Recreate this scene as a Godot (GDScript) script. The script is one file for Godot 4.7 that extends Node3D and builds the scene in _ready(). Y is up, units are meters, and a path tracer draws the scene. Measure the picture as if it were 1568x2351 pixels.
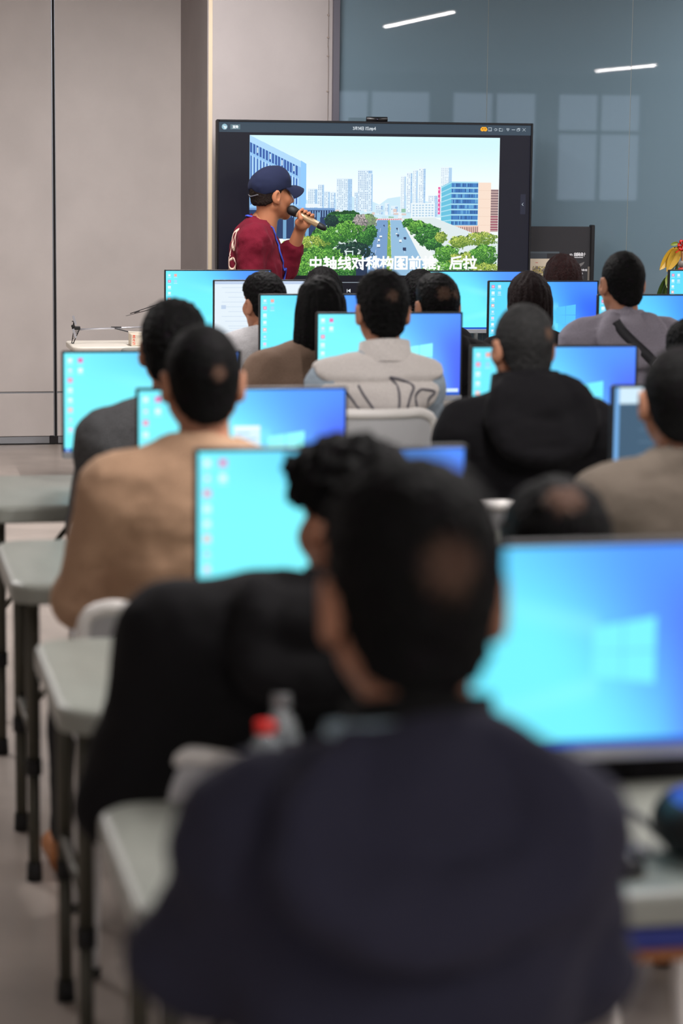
extends Node3D
# A computer class seen from the back of the room: rows of folding tables with monitors, seated students, a man with a microphone in front of a large television.

var mats := {}
var taken := {}
var rng := RandomNumberGenerator.new()
var cloth_noise: NoiseTexture2D
var hair_noise: NoiseTexture2D
var wall_noise: NoiseTexture2D
var floor_noise: NoiseTexture2D
var wool_noise: NoiseTexture2D
var head_arrays := []
var hand_arrays := []
var leg_meshes := {}
var foot_meshes := {}


# ---------------------------------------------------------------- naming and tagging
func numbered(called: String) -> String:
	var n: int = taken.get(called, 0)
	taken[called] = n + 1
	return called if n == 0 else "%s_%03d" % [called, n]

func thing(called: String, label: String, category: String, where := Vector3.ZERO, turn := 0.0, group := "") -> Node3D:
	var o := Node3D.new()
	o.name = numbered(called)
	add_child(o)
	o.position = where
	o.rotation.y = turn
	o.set_meta("label", label)
	o.set_meta("category", category)
	if group:
		o.set_meta("group", group)
	return o

func structure(called: String, label: String, category: String) -> Node3D:
	var o := thing(called, label, category)
	o.set_meta("kind", "structure")
	return o

func part(parent: Node3D, called: String, mesh: Mesh, material: Material, where := Vector3.ZERO, basis := Basis(), label := "") -> MeshInstance3D:
	var o := MeshInstance3D.new()
	o.name = called
	o.mesh = mesh
	o.material_override = material
	o.transform = Transform3D(basis, where)
	if label:
		o.set_meta("label", label)
	parent.add_child(o, true)
	return o


# ---------------------------------------------------------------- materials
func noise_tex(freq: float, lo: Color, hi: Color, octaves := 4, size := 256, normal := false, kind := FastNoiseLite.TYPE_SIMPLEX) -> NoiseTexture2D:
	var n := FastNoiseLite.new()
	n.seed = 7
	n.noise_type = kind
	n.frequency = freq
	n.fractal_octaves = octaves
	var t := NoiseTexture2D.new()
	t.width = size
	t.height = size
	t.seamless = true
	t.noise = n
	if normal:
		t.as_normal_map = true
		t.bump_strength = 6.0
	else:
		var g := Gradient.new()
		g.set_color(0, lo)
		g.set_color(1, hi)
		t.color_ramp = g
	return t

func c8(r: int, g: int, b: int) -> Color:
	return Color8(r, g, b)

func mat(key: String, color := Color.WHITE, rough := 0.6, metal := 0.0, spec := 0.5) -> StandardMaterial3D:
	if mats.has(key):
		return mats[key]
	var m := StandardMaterial3D.new()
	m.resource_name = key
	m.albedo_color = color
	m.roughness = rough
	m.metallic = metal
	m.metallic_specular = spec
	mats[key] = m
	return m

func cloth(key: String, color: Color, rough := 0.92, scale := 9.0) -> StandardMaterial3D:
	if mats.has(key):
		return mats[key]
	var m := mat(key, color, rough, 0.0, 0.25)
	m.albedo_texture = cloth_noise
	m.uv1_triplanar = true
	m.uv1_scale = Vector3.ONE * scale
	m.rim_enabled = true
	m.rim = 0.25
	m.rim_tint = 0.7
	return m

func glow(key: String, tex: Texture2D, energy: float) -> StandardMaterial3D:
	if mats.has(key):
		return mats[key]
	var m := mat(key, Color(0.01, 0.01, 0.012), 0.35, 0.0, 0.4)
	m.emission_enabled = true
	m.emission = Color.BLACK
	m.emission_texture = tex
	m.emission_energy_multiplier = energy
	return m


# ---------------------------------------------------------------- plain shapes
func tri(st: SurfaceTool, a: Vector3, b: Vector3, c: Vector3) -> void:
	st.add_vertex(a)
	st.add_vertex(b)
	st.add_vertex(c)

func quad(st: SurfaceTool, a: Vector3, b: Vector3, c: Vector3, d: Vector3, out: Vector3) -> void:
	if (c - a).cross(b - a).dot(out) < 0.0:
		var t := b
		b = d
		d = t
	tri(st, a, b, c)
	tri(st, a, c, d)

func new_st() -> SurfaceTool:
	var st := SurfaceTool.new()
	st.begin(Mesh.PRIMITIVE_TRIANGLES)
	st.set_smooth_group(-1)
	return st

func done(st: SurfaceTool) -> ArrayMesh:
	st.generate_normals()
	return st.commit()

func add_box(st: SurfaceTool, c: Vector3, s: Vector3, bev := 0.0, basis := Basis()) -> void:
	# a box with chamfered edges
	var h := s / 2.0
	var b := minf(bev, minf(h.x, minf(h.y, h.z)) * 0.95)
	var axes := [Vector3.RIGHT, Vector3.UP, Vector3.BACK]
	for i in 3:
		var u: Vector3 = axes[(i + 1) % 3]
		var v: Vector3 = axes[(i + 2) % 3]
		var hu := h[(i + 1) % 3]
		var hv := h[(i + 2) % 3]
		for sg in [-1.0, 1.0]:
			var n: Vector3 = axes[i] * sg
			var p := n * h[i]
			quad(st, c + basis * (p - u * (hu - b) - v * (hv - b)), c + basis * (p + u * (hu - b) - v * (hv - b)), c + basis * (p + u * (hu - b) + v * (hv - b)), c + basis * (p - u * (hu - b) + v * (hv - b)), basis * n)
	if b <= 0.0:
		return
	for i in 3:
		var w: Vector3 = axes[i]
		var u: Vector3 = axes[(i + 1) % 3]
		var v: Vector3 = axes[(i + 2) % 3]
		var hw := h[i] - b
		var hu := h[(i + 1) % 3]
		var hv := h[(i + 2) % 3]
		for su in [-1.0, 1.0]:
			for sv in [-1.0, 1.0]:
				var p1: Vector3 = u * su * hu + v * sv * (hv - b)
				var p2: Vector3 = u * su * (hu - b) + v * sv * hv
				quad(st, c + basis * (p1 - w * hw), c + basis * (p1 + w * hw), c + basis * (p2 + w * hw), c + basis * (p2 - w * hw), basis * (u * su + v * sv))
	for sx in [-1.0, 1.0]:
		for sy in [-1.0, 1.0]:
			for sz in [-1.0, 1.0]:
				var a := Vector3(sx * h.x, sy * (h.y - b), sz * (h.z - b))
				var d := Vector3(sx * (h.x - b), sy * h.y, sz * (h.z - b))
				var e := Vector3(sx * (h.x - b), sy * (h.y - b), sz * h.z)
				var n := Vector3(sx, sy, sz)
				if (e - a).cross(d - a).dot(n) < 0.0:
					tri(st, c + basis * a, c + basis * e, c + basis * d)
				else:
					tri(st, c + basis * a, c + basis * d, c + basis * e)

func box(s: Vector3, bev := 0.0, c := Vector3.ZERO) -> ArrayMesh:
	var st := new_st()
	add_box(st, c, s, bev)
	return done(st)

func frames(path: Array) -> Array:
	# moving axes along a path: [side, up] at each point
	var out := []
	var side := Vector3.ZERO
	for i in path.size():
		var t: Vector3 = (path[mini(i + 1, path.size() - 1)] - path[maxi(i - 1, 0)]).normalized()
		if side == Vector3.ZERO:
			side = t.cross(Vector3.UP if absf(t.y) < 0.9 else Vector3.RIGHT).normalized()
		else:
			side = (side - t * side.dot(t)).normalized()
		out.append([side, side.cross(t).normalized()])
	return out

func add_tube(st: SurfaceTool, path: Array, r, sides := 10, flat := 1.0, closed := true) -> void:
	# r: a number, or one radius for each point
	var fr := frames(path)
	var n := path.size()
	var rings := []
	for i in n:
		var ri: float = r[i] if r is Array else r
		var ring := []
		for k in sides:
			var a := TAU * k / sides
			ring.append(path[i] + fr[i][0] * cos(a) * ri + fr[i][1] * sin(a) * ri * flat)
		rings.append(ring)
	for i in n - 1:
		for k in sides:
			var k2 := (k + 1) % sides
			var o: Vector3 = (rings[i][k] + rings[i][k2]) / 2.0 - path[i]
			quad(st, rings[i][k], rings[i][k2], rings[i + 1][k2], rings[i + 1][k], o)
	if closed:
		for e in [0, n - 1]:
			var t: Vector3 = path[0] - path[1] if e == 0 else path[n - 1] - path[n - 2]
			for k in sides:
				var a: Vector3 = path[e]
				var b: Vector3 = rings[e][k]
				var c: Vector3 = rings[e][(k + 1) % sides]
				if (c - a).cross(b - a).dot(t) < 0.0:
					tri(st, a, c, b)
				else:
					tri(st, a, b, c)

func tube(path: Array, r, sides := 10, flat := 1.0) -> ArrayMesh:
	var st := new_st()
	st.set_smooth_group(0)
	add_tube(st, path, r, sides, flat)
	return done(st)

func curve(points: Array, steps := 6) -> Array:
	# Catmull-Rom through the points
	var out := []
	var n := points.size()
	for i in n - 1:
		var p0: Vector3 = points[maxi(i - 1, 0)]
		var p1: Vector3 = points[i]
		var p2: Vector3 = points[i + 1]
		var p3: Vector3 = points[mini(i + 2, n - 1)]
		for s in steps:
			out.append(p1.cubic_interpolate(p2, p0, p3, float(s) / steps))
	out.append(points[n - 1])
	return out

func lathe(profile: Array, sides := 20, smooth := true) -> ArrayMesh:
	# profile: Vector2(radius, height) from bottom to top
	var st := new_st()
	if smooth:
		st.set_smooth_group(0)
	for i in profile.size() - 1:
		var p: Vector2 = profile[i]
		var q: Vector2 = profile[i + 1]
		for k in sides:
			var a := TAU * k / sides
			var b := TAU * (k + 1) / sides
			var va := Vector3(cos(a), 0, sin(a))
			var vb := Vector3(cos(b), 0, sin(b))
			var o := (va + vb) * (q.y - p.y) + Vector3.UP * (p.x - q.x) * 2.0
			var p1 := va * p.x + Vector3.UP * p.y
			var p2 := vb * p.x + Vector3.UP * p.y
			var q1 := va * q.x + Vector3.UP * q.y
			var q2 := vb * q.x + Vector3.UP * q.y
			if p.x < 1e-5:
				if (q2 - p1).cross(q1 - p1).dot(o) < 0.0:
					tri(st, p1, q2, q1)
				else:
					tri(st, p1, q1, q2)
			elif q.x < 1e-5:
				if (p2 - p1).cross(q1 - p1).dot(o) > 0.0:
					tri(st, p1, q1, p2)
				else:
					tri(st, p1, p2, q1)
			else:
				quad(st, p1, p2, q2, q1, o)
	return done(st)

func rounded_slab(w: float, d: float, t: float, r: float, bev: float) -> ArrayMesh:
	# a table top: rounded corners in plan, bevelled edge, its top face at y = 0
	var out := []
	for cn in [[1, 1], [-1, 1], [-1, -1], [1, -1]]:
		var start := atan2(cn[1], cn[0]) - PI / 4
		for k in 7:
			var a := start + PI / 2 * k / 6.0
			out.append([Vector3(cn[0] * (w / 2 - r), 0, cn[1] * (d / 2 - r)), Vector3(cos(a), 0, sin(a))])
	var st := new_st()
	var levels := [[-t, r - bev * 2.0], [-t, r - 0.002], [-t + 0.004, r], [-bev, r], [-bev * 0.4, r - bev * 0.3], [0.0, r - bev]]
	var n := out.size()
	for l in levels.size() - 1:
		for k in n:
			var k2 := (k + 1) % n
			var a: Vector3 = out[k][0] + out[k][1] * levels[l][1] + Vector3.UP * levels[l][0]
			var b: Vector3 = out[k2][0] + out[k2][1] * levels[l][1] + Vector3.UP * levels[l][0]
			var c: Vector3 = out[k2][0] + out[k2][1] * levels[l + 1][1] + Vector3.UP * levels[l + 1][0]
			var e: Vector3 = out[k][0] + out[k][1] * levels[l + 1][1] + Vector3.UP * levels[l + 1][0]
			var o: Vector3 = out[k][1] * (levels[l + 1][0] - levels[l][0] + 0.0001) + Vector3.UP * (levels[l][1] - levels[l + 1][1])
			quad(st, a, b, c, e, o)
	for k in range(1, n - 1):
		for e in [0, levels.size() - 1]:
			var a: Vector3 = out[0][0] + out[0][1] * levels[e][1] + Vector3.UP * levels[e][0]
			var b: Vector3 = out[k][0] + out[k][1] * levels[e][1] + Vector3.UP * levels[e][0]
			var c: Vector3 = out[k + 1][0] + out[k + 1][1] * levels[e][1] + Vector3.UP * levels[e][0]
			var up := Vector3.DOWN if e == 0 else Vector3.UP
			if (c - a).cross(b - a).dot(up) < 0.0:
				tri(st, a, c, b)
			else:
				tri(st, a, b, c)
	return done(st)

func panel(w: float, h: float) -> ArrayMesh:
	# a picture's face: w by h in the xy plane, looking to +z, its uv 0 to 1
	var st := SurfaceTool.new()
	st.begin(Mesh.PRIMITIVE_TRIANGLES)
	st.set_normal(Vector3.BACK)
	var p := [Vector3(-w / 2, h / 2, 0), Vector3(w / 2, h / 2, 0), Vector3(w / 2, -h / 2, 0), Vector3(-w / 2, -h / 2, 0)]
	var uv := [Vector2(0, 0), Vector2(1, 0), Vector2(1, 1), Vector2(0, 1)]
	for i in [0, 1, 2, 0, 2, 3]:
		st.set_uv(uv[i])
		st.add_vertex(p[i])
	return st.commit()


# ---------------------------------------------------------------- rounded forms: a distance field on a grid, meshed as surface nets
class Field:
	var o: Vector3
	var h: float
	var nx: int
	var ny: int
	var nz: int
	var f := PackedFloat32Array()
	func _init(lo: Vector3, hi: Vector3, cell: float):
		o = lo
		h = cell
		nx = int(ceil((hi.x - lo.x) / cell)) + 1
		ny = int(ceil((hi.y - lo.y) / cell)) + 1
		nz = int(ceil((hi.z - lo.z) / cell)) + 1
		f.resize(nx * ny * nz)
		f.fill(0.3)
	func span(lo: Vector3, hi: Vector3) -> Array:
		return [maxi(0, int((lo.x - o.x) / h)), mini(nx - 1, int((hi.x - o.x) / h) + 1), maxi(0, int((lo.y - o.y) / h)), mini(ny - 1, int((hi.y - o.y) / h) + 1), maxi(0, int((lo.z - o.z) / h)), mini(nz - 1, int((hi.z - o.z) / h) + 1)]
	func cap(a: Vector3, b: Vector3, ra: float, rb: float, k := 0.03, sub := false) -> void:
		var m := Vector3.ONE * (maxf(ra, rb) + k + h * 3.0)
		var s := span(a.min(b) - m, a.max(b) + m)
		var ab := b - a
		var l2 := maxf(ab.length_squared(), 1e-9)
		for z in range(s[4], s[5] + 1):
			for y in range(s[2], s[3] + 1):
				var i: int = (z * ny + y) * nx + s[0]
				var p := o + Vector3(s[0], y, z) * h - a
				for x in range(s[0], s[1] + 1):
					var t := clampf(p.dot(ab) / l2, 0.0, 1.0)
					var d := (p - ab * t).length() - ra - (rb - ra) * t
					var c := f[i]
					if sub:
						d = -d
						var e := maxf(k - absf(d - c), 0.0)
						f[i] = maxf(d, c) + e * e / (4.0 * k)
					else:
						var e := maxf(k - absf(d - c), 0.0)
						f[i] = minf(d, c) - e * e / (4.0 * k)
					i += 1
					p.x += h
	func ell(c0: Vector3, r: Vector3, k := 0.03, basis := Basis(), sub := false) -> void:
		var big := maxf(r.x, maxf(r.y, r.z))
		var m := Vector3.ONE * (big + k + h * 3.0)
		if basis == Basis():
			m = r + Vector3.ONE * (k + h * 3.0)
		var s := span(c0 - m, c0 + m)
		var inv := basis.inverse()
		var r2 := r * r
		var step := inv * Vector3(h, 0, 0)
		for z in range(s[4], s[5] + 1):
			for y in range(s[2], s[3] + 1):
				var i: int = (z * ny + y) * nx + s[0]
				var q := inv * (o + Vector3(s[0], y, z) * h - c0)
				for x in range(s[0], s[1] + 1):
					var k0 := (q / r).length()
					var k1 := maxf((q / r2).length(), 1e-6)
					var d := k0 * (k0 - 1.0) / k1
					var c := f[i]
					if sub:
						d = -d
						var e := maxf(k - absf(d - c), 0.0)
						f[i] = maxf(d, c) + e * e / (4.0 * k)
					else:
						var e := maxf(k - absf(d - c), 0.0)
						f[i] = minf(d, c) - e * e / (4.0 * k)
					i += 1
					q += step
	func cut(p0: Vector3, n: Vector3, k := 0.01) -> void:
		# takes away what lies on the side the normal points to
		n = n.normalized()
		for z in nz:
			for y in ny:
				var i: int = (z * ny + y) * nx
				var d := (o + Vector3(0, y, z) * h - p0).dot(n)
				for x in nx:
					var c := f[i]
					var e := maxf(k - absf(d - c), 0.0)
					f[i] = maxf(d, c) + e * e / (4.0 * k)
					i += 1
					d += h * n.x
	func rough(noise: FastNoiseLite, amp: float, stretch := Vector3.ONE) -> void:
		for z in nz:
			for y in ny:
				var i: int = (z * ny + y) * nx
				for x in nx:
					if absf(f[i]) < amp + h * 3.0:
						var p := (o + Vector3(x, y, z) * h) * stretch
						f[i] += noise.get_noise_3dv(p) * amp
					i += 1
	func nets() -> Array:
		# [vertices, normals, indices]
		var vs := PackedVector3Array()
		var ns := PackedVector3Array()
		var ix := PackedInt32Array()
		var at := {}
		var lim := h * 2.6
		var sy := nx
		var sz := nx * ny
		var offs := [0, 1, sy, sy + 1, sz, sz + 1, sz + sy, sz + sy + 1]
		var corner := [Vector3(0, 0, 0), Vector3(1, 0, 0), Vector3(0, 1, 0), Vector3(1, 1, 0), Vector3(0, 0, 1), Vector3(1, 0, 1), Vector3(0, 1, 1), Vector3(1, 1, 1)]
		var pairs := [[0, 1], [2, 3], [4, 5], [6, 7], [0, 2], [1, 3], [4, 6], [5, 7], [0, 4], [1, 5], [2, 6], [3, 7]]
		var v := [0.0, 0.0, 0.0, 0.0, 0.0, 0.0, 0.0, 0.0]
		for z in nz - 1:
			for y in ny - 1:
				var i: int = (z * ny + y) * nx
				for x in nx - 1:
					if absf(f[i]) < lim:
						var neg := 0
						for k in 8:
							v[k] = f[i + offs[k]]
							if v[k] < 0.0:
								neg += 1
						if neg > 0 and neg < 8:
							var sum := Vector3.ZERO
							var n := 0
							for e in pairs:
								var a: float = v[e[0]]
								var b: float = v[e[1]]
								if (a < 0.0) != (b < 0.0):
									sum += corner[e[0]].lerp(corner[e[1]], a / (a - b))
									n += 1
							at[i] = vs.size()
							vs.append(o + (Vector3(x, y, z) + sum / n) * h)
							ns.append(Vector3(v[1] + v[3] + v[5] + v[7] - v[0] - v[2] - v[4] - v[6], v[2] + v[3] + v[6] + v[7] - v[0] - v[1] - v[4] - v[5], v[4] + v[5] + v[6] + v[7] - v[0] - v[1] - v[2] - v[3]).normalized())
					i += 1
		for i in at:
			var c := f[i]
			for ax in 3:
				var st: int = [1, sy, sz][ax]
				var u: int = [sy, sz, 1][ax]
				var w: int = [sz, 1, sy][ax]
				if (c < 0.0) != (f[i + st] < 0.0) and at.has(i - u) and at.has(i - w) and at.has(i - u - w):
					var q := [at[i], at[i - u], at[i - u - w], at[i - w]]
					if c < 0.0:
						q = [q[0], q[3], q[2], q[1]]
					ix.append_array(PackedInt32Array([q[0], q[1], q[2], q[0], q[2], q[3]]))
		return [vs, ns, ix]

func join(pieces: Array) -> ArrayMesh:
	# pieces: [[vertices, normals, indices, Transform3D or null], ...] as one surface
	var vs := PackedVector3Array()
	var ns := PackedVector3Array()
	var ix := PackedInt32Array()
	var cs := PackedColorArray()
	var colored := false
	for p in pieces:
		var base := vs.size()
		var t: Transform3D = p[3] if p.size() > 3 and p[3] != null else Transform3D()
		var flip: bool = t.basis.determinant() < 0.0
		var nb := t.basis.inverse().transposed()
		for v in p[0]:
			vs.append(t * v)
		for n in p[1]:
			ns.append((nb * n).normalized())
		if p.size() > 4:
			colored = true
			cs.append_array(p[4])
		if flip:
			var q: PackedInt32Array = p[2]
			for k in range(0, q.size(), 3):
				ix.append_array(PackedInt32Array([q[k] + base, q[k + 2] + base, q[k + 1] + base]))
		else:
			for k in p[2]:
				ix.append(k + base)
	var a := []
	a.resize(Mesh.ARRAY_MAX)
	a[Mesh.ARRAY_VERTEX] = vs
	a[Mesh.ARRAY_NORMAL] = ns
	a[Mesh.ARRAY_INDEX] = ix
	if colored:
		a[Mesh.ARRAY_COLOR] = cs
	var m := ArrayMesh.new()
	m.add_surface_from_arrays(Mesh.PRIMITIVE_TRIANGLES, a)
	return m

func noise3(freq: float, sd := 3, oct := 3) -> FastNoiseLite:
	var n := FastNoiseLite.new()
	n.seed = sd
	n.frequency = freq
	n.fractal_octaves = oct
	return n


# ---------------------------------------------------------------- flat prints: screens, posters, lettering
class Canvas:
	var im: Image
	var w: int
	var h: int
	func _init(width: int, height: int, fill: Color):
		w = width
		h = height
		im = Image.create(width, height, false, Image.FORMAT_RGBA8)
		im.fill(fill)
	func rect(x: float, y: float, rw: float, rh: float, c: Color) -> void:
		im.fill_rect(Rect2i(int(round(x)), int(round(y)), maxi(1, int(round(rw))), maxi(1, int(round(rh)))), c)
	func poly(pts: Array, c: Color) -> void:
		var lo := 1e9
		var hi := -1e9
		for p in pts:
			lo = minf(lo, p.y)
			hi = maxf(hi, p.y)
		for y in range(maxi(0, int(floor(lo))), mini(h - 1, int(ceil(hi))) + 1):
			var yc := y + 0.5
			var xs := []
			for i in pts.size():
				var a: Vector2 = pts[i]
				var b: Vector2 = pts[(i + 1) % pts.size()]
				if (a.y <= yc) != (b.y <= yc):
					xs.append(a.x + (yc - a.y) / (b.y - a.y) * (b.x - a.x))
			xs.sort()
			for k in range(0, xs.size() - 1, 2):
				var x0 := int(round(xs[k]))
				var x1 := int(round(xs[k + 1]))
				if x1 > x0:
					im.fill_rect(Rect2i(x0, y, x1 - x0, 1), c)
	func disc(x: float, y: float, r: float, c: Color) -> void:
		for yy in range(int(y - r), int(y + r) + 1):
			var q := r * r - (yy + 0.5 - y) * (yy + 0.5 - y)
			if q > 0:
				var s := sqrt(q)
				im.fill_rect(Rect2i(int(round(x - s)), yy, maxi(1, int(round(2 * s))), 1), c)
	func line(a: Vector2, b: Vector2, t: float, c: Color) -> void:
		var d := (b - a).normalized() * t / 2.0
		var n := Vector2(-d.y, d.x)
		poly([a - d + n, b + d + n, b + d - n, a - d - n], c)
	func glyph(strokes: Array, at: Vector2, size: float, t: float, c: Color, slant := 0.0) -> void:
		for s in strokes:
			for k in range(0, s.size() - 2, 2):
				var a := Vector2(s[k], s[k + 1]) * size / 16.0
				var b := Vector2(s[k + 2], s[k + 3]) * size / 16.0
				a.x -= a.y * slant
				b.x -= b.y * slant
				line(at + a, at + b, t, c)
	func done() -> ImageTexture:
		return ImageTexture.create_from_image(im)

const GLYPHS := {
	"中": [[2, 4, 14, 4, 14, 10, 2, 10, 2, 4], [8, 1, 8, 15]],
	"轴": [[1, 3, 7, 3], [3.5, 1, 2, 6.5, 7, 6.5], [4.5, 4.5, 4.5, 15], [0.5, 11, 7.5, 10], [9, 5, 15, 5, 15, 14, 9, 14, 9, 5], [12, 1, 12, 14], [9, 9.5, 15, 9.5]],
	"线": [[4, 1, 1.5, 5, 5, 5, 1.5, 9.5, 6, 9], [1, 14, 6, 12.5], [7, 5, 15, 4], [7, 9, 15, 7.5], [10, 1, 10.5, 8, 12.5, 13, 15, 15, 15.5, 12], [14.5, 9.5, 8, 15], [13, 1, 14.5, 2.5]],
	"对": [[1, 3, 6.5, 3, 4.5, 9, 1, 14.5], [1.5, 6, 6.5, 13.5], [7.5, 5, 15.5, 5], [13, 1, 13, 15, 11, 14], [9, 8, 10.5, 11]],
	"称": [[5.5, 1, 1, 3], [0.5, 5, 7, 5], [3.7, 2, 3.7, 15], [3.7, 6, 0.7, 11], [3.7, 7, 6.5, 9.5], [9.5, 1, 8, 6], [9, 3.5, 15.5, 3.5, 14.5, 6], [12, 4, 12, 15, 10.5, 14], [10, 8, 8.5, 12.5], [14, 8, 15.5, 12.5]],
	"构": [[0.5, 4.5, 7, 4.5], [3.7, 1, 3.7, 15], [3.7, 5, 0.5, 11], [3.7, 6, 6.7, 9.5], [9.5, 1, 7.7, 6], [9, 3.5, 15, 3.5, 14.5, 14, 12.5, 14.5], [11, 6, 9, 11, 13, 10.5], [12, 8.5, 13.5, 12]],
	"图": [[1, 1, 15, 1, 15, 15, 1, 15, 1, 1], [7, 3, 4, 7], [6, 4.5, 11, 4.5, 4, 11], [6, 6, 12, 10.5], [7, 10, 9.5, 11], [6, 12, 9.5, 13.5]],
	"前": [[4.5, 1, 6, 3], [11.5, 1, 10, 3], [1, 4, 15, 4], [2.5, 15, 2.5, 7, 7, 7, 7, 15, 5.5, 14.5], [2.5, 9.5, 7, 9.5], [2.5, 12, 7, 12], [10, 7, 10, 12], [13.5, 6, 13.5, 15, 11.5, 14.5]],
	"推": [[0.5, 4.5, 6, 4.5], [3.5, 1, 3.5, 15, 1.5, 14], [0.5, 10.5, 6, 8.5], [9.5, 1, 7, 6.5], [8.5, 5, 8.5, 15], [12, 1, 13, 3], [8.5, 4.5, 15.5, 4.5], [8.5, 7.8, 15, 7.8], [8.5, 11, 15, 11], [8.5, 14.5, 15.5, 14.5], [12, 4.5, 12, 14.5]],
	"，": [[2, 12.5, 3.2, 13, 2, 15.8]],
	"后": [[13.5, 1, 3, 3], [3, 3, 3, 9, 1, 15], [3, 6.5, 15.5, 6.5], [5.5, 9.5, 14, 9.5, 14, 15, 5.5, 15, 5.5, 9.5]],
	"拉": [[0.5, 4.5, 6, 4.5], [3.5, 1, 3.5, 15, 1.5, 14], [0.5, 10.5, 6, 8.5], [11.5, 1, 12, 3], [7.5, 4.5, 15.5, 4.5], [9, 7, 10.5, 12], [14, 6.5, 12.5, 13], [7, 14.5, 15.8, 14.5]],
	"月": [[4, 1, 4, 9, 2, 15], [4, 1, 13, 1, 13, 15, 11, 14.5], [4, 5.5, 13, 5.5], [4, 10, 13, 10]],
	"日": [[3, 1, 13, 1, 13, 15, 3, 15, 3, 1], [3, 8, 13, 8]],
	"登": [[2, 2, 7, 2, 2, 8], [14, 1, 9, 4, 15, 8], [5, 7, 11, 7], [4, 9, 12, 9, 12, 12, 4, 12, 4, 9], [5, 12.5, 6, 14.5], [11, 12.5, 10, 14.5], [1, 15, 15, 15]],
	"录": [[3, 2, 13, 2, 13, 8], [3, 5, 13, 5], [1, 8, 15, 8], [8, 8, 8, 15], [4, 10, 5, 12], [2, 15, 7, 11.5], [13, 10, 9, 12, 14, 15]],
	"包": [[6, 1, 2, 6], [4.5, 4, 13.5, 4, 13, 10, 11, 10.5], [4, 7, 10, 7, 10, 10.5, 4, 10.5], [4, 7, 4, 14, 13.5, 14, 14, 11.5]],
	"装": [[4, 1, 4, 7], [1.5, 2, 2.5, 3.5], [1, 6, 4, 5], [6, 3.5, 15, 3.5], [10.5, 1, 10.5, 7], [7, 7, 14, 7], [1, 9, 15, 9], [7, 9.5, 1.5, 13], [5, 11.5, 5, 15, 8, 13.5], [13, 10, 9, 12], [8, 9.5, 14.5, 15]],
	"设": [[2, 2, 4, 4], [1, 6.5, 4, 6.5, 4, 14, 6, 12], [9, 2, 8.5, 5, 7, 7], [9, 2, 13, 2, 13, 5.5, 15.5, 6], [7.5, 8.5, 14, 8.5, 8, 15], [8.5, 10, 15, 15]],
	"计": [[2, 2, 4, 4], [1, 6.5, 4, 6.5, 4, 14, 6.5, 12], [7, 6.5, 15.5, 6.5], [11.5, 1, 11.5, 15]],
	"》": [[3, 2, 7, 8, 3, 14], [8, 2, 12, 8, 8, 14]],
	"杂": [[7, 1, 5, 4, 2, 6], [4, 3, 11, 3, 10.5, 6, 14, 6.5], [1, 9, 15, 9], [8, 6.5, 8, 15], [7, 9.5, 2, 14], [9, 9.5, 14, 14]],
	"志": [[1, 4, 15, 4], [8, 1, 8, 7.5], [3, 7.5, 13, 7.5], [2, 10, 1.5, 13], [5, 10, 6, 14, 12, 14, 12.5, 11.5], [8, 9.5, 9, 11], [13, 9.5, 15, 12.5]],
	"人": [[8, 1, 7, 8, 1, 15], [8, 6, 15, 15]],
	"物": [[2.5, 2, 1, 6], [2, 4.5, 7, 4.5], [4.5, 1, 4.5, 15], [0.5, 10.5, 7, 9], [10, 1, 8, 7], [9.5, 4, 15, 4, 14.5, 13, 12.5, 14.5], [12, 4.5, 8, 11], [13.5, 6, 9.5, 14]],
	"1": [[2, 4, 5, 1, 5, 15]],
	"3": [[1, 2, 8, 2, 4.5, 7, 8, 9, 8, 13, 4.5, 15, 1, 13.5]],
	"4": [[7, 15, 7, 1, 1, 11, 9.5, 11]],
	"(": [[4, 0, 2, 5, 2, 11, 4, 16]],
	")": [[2, 0, 4, 5, 4, 11, 2, 16]],
	".": [[1.5, 14, 2.5, 15]],
	"m": [[1, 15, 1, 6], [1, 7.5, 3.5, 6, 6, 7.5, 6, 15], [6, 7.5, 8.5, 6, 11, 7.5, 11, 15]],
	"p": [[1, 19, 1, 6], [1, 7, 4, 6, 7, 8, 7, 13, 4, 15, 1, 14]],
	"I": [[3, 2, 3, 14]],
	"D": [[2, 2, 2, 14, 6, 14, 10, 11, 10, 5, 6, 2, 2, 2]],
	"4S": [[7, 1, 1, 10, 10, 10], [7, 1, 7, 15]],
}


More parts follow.
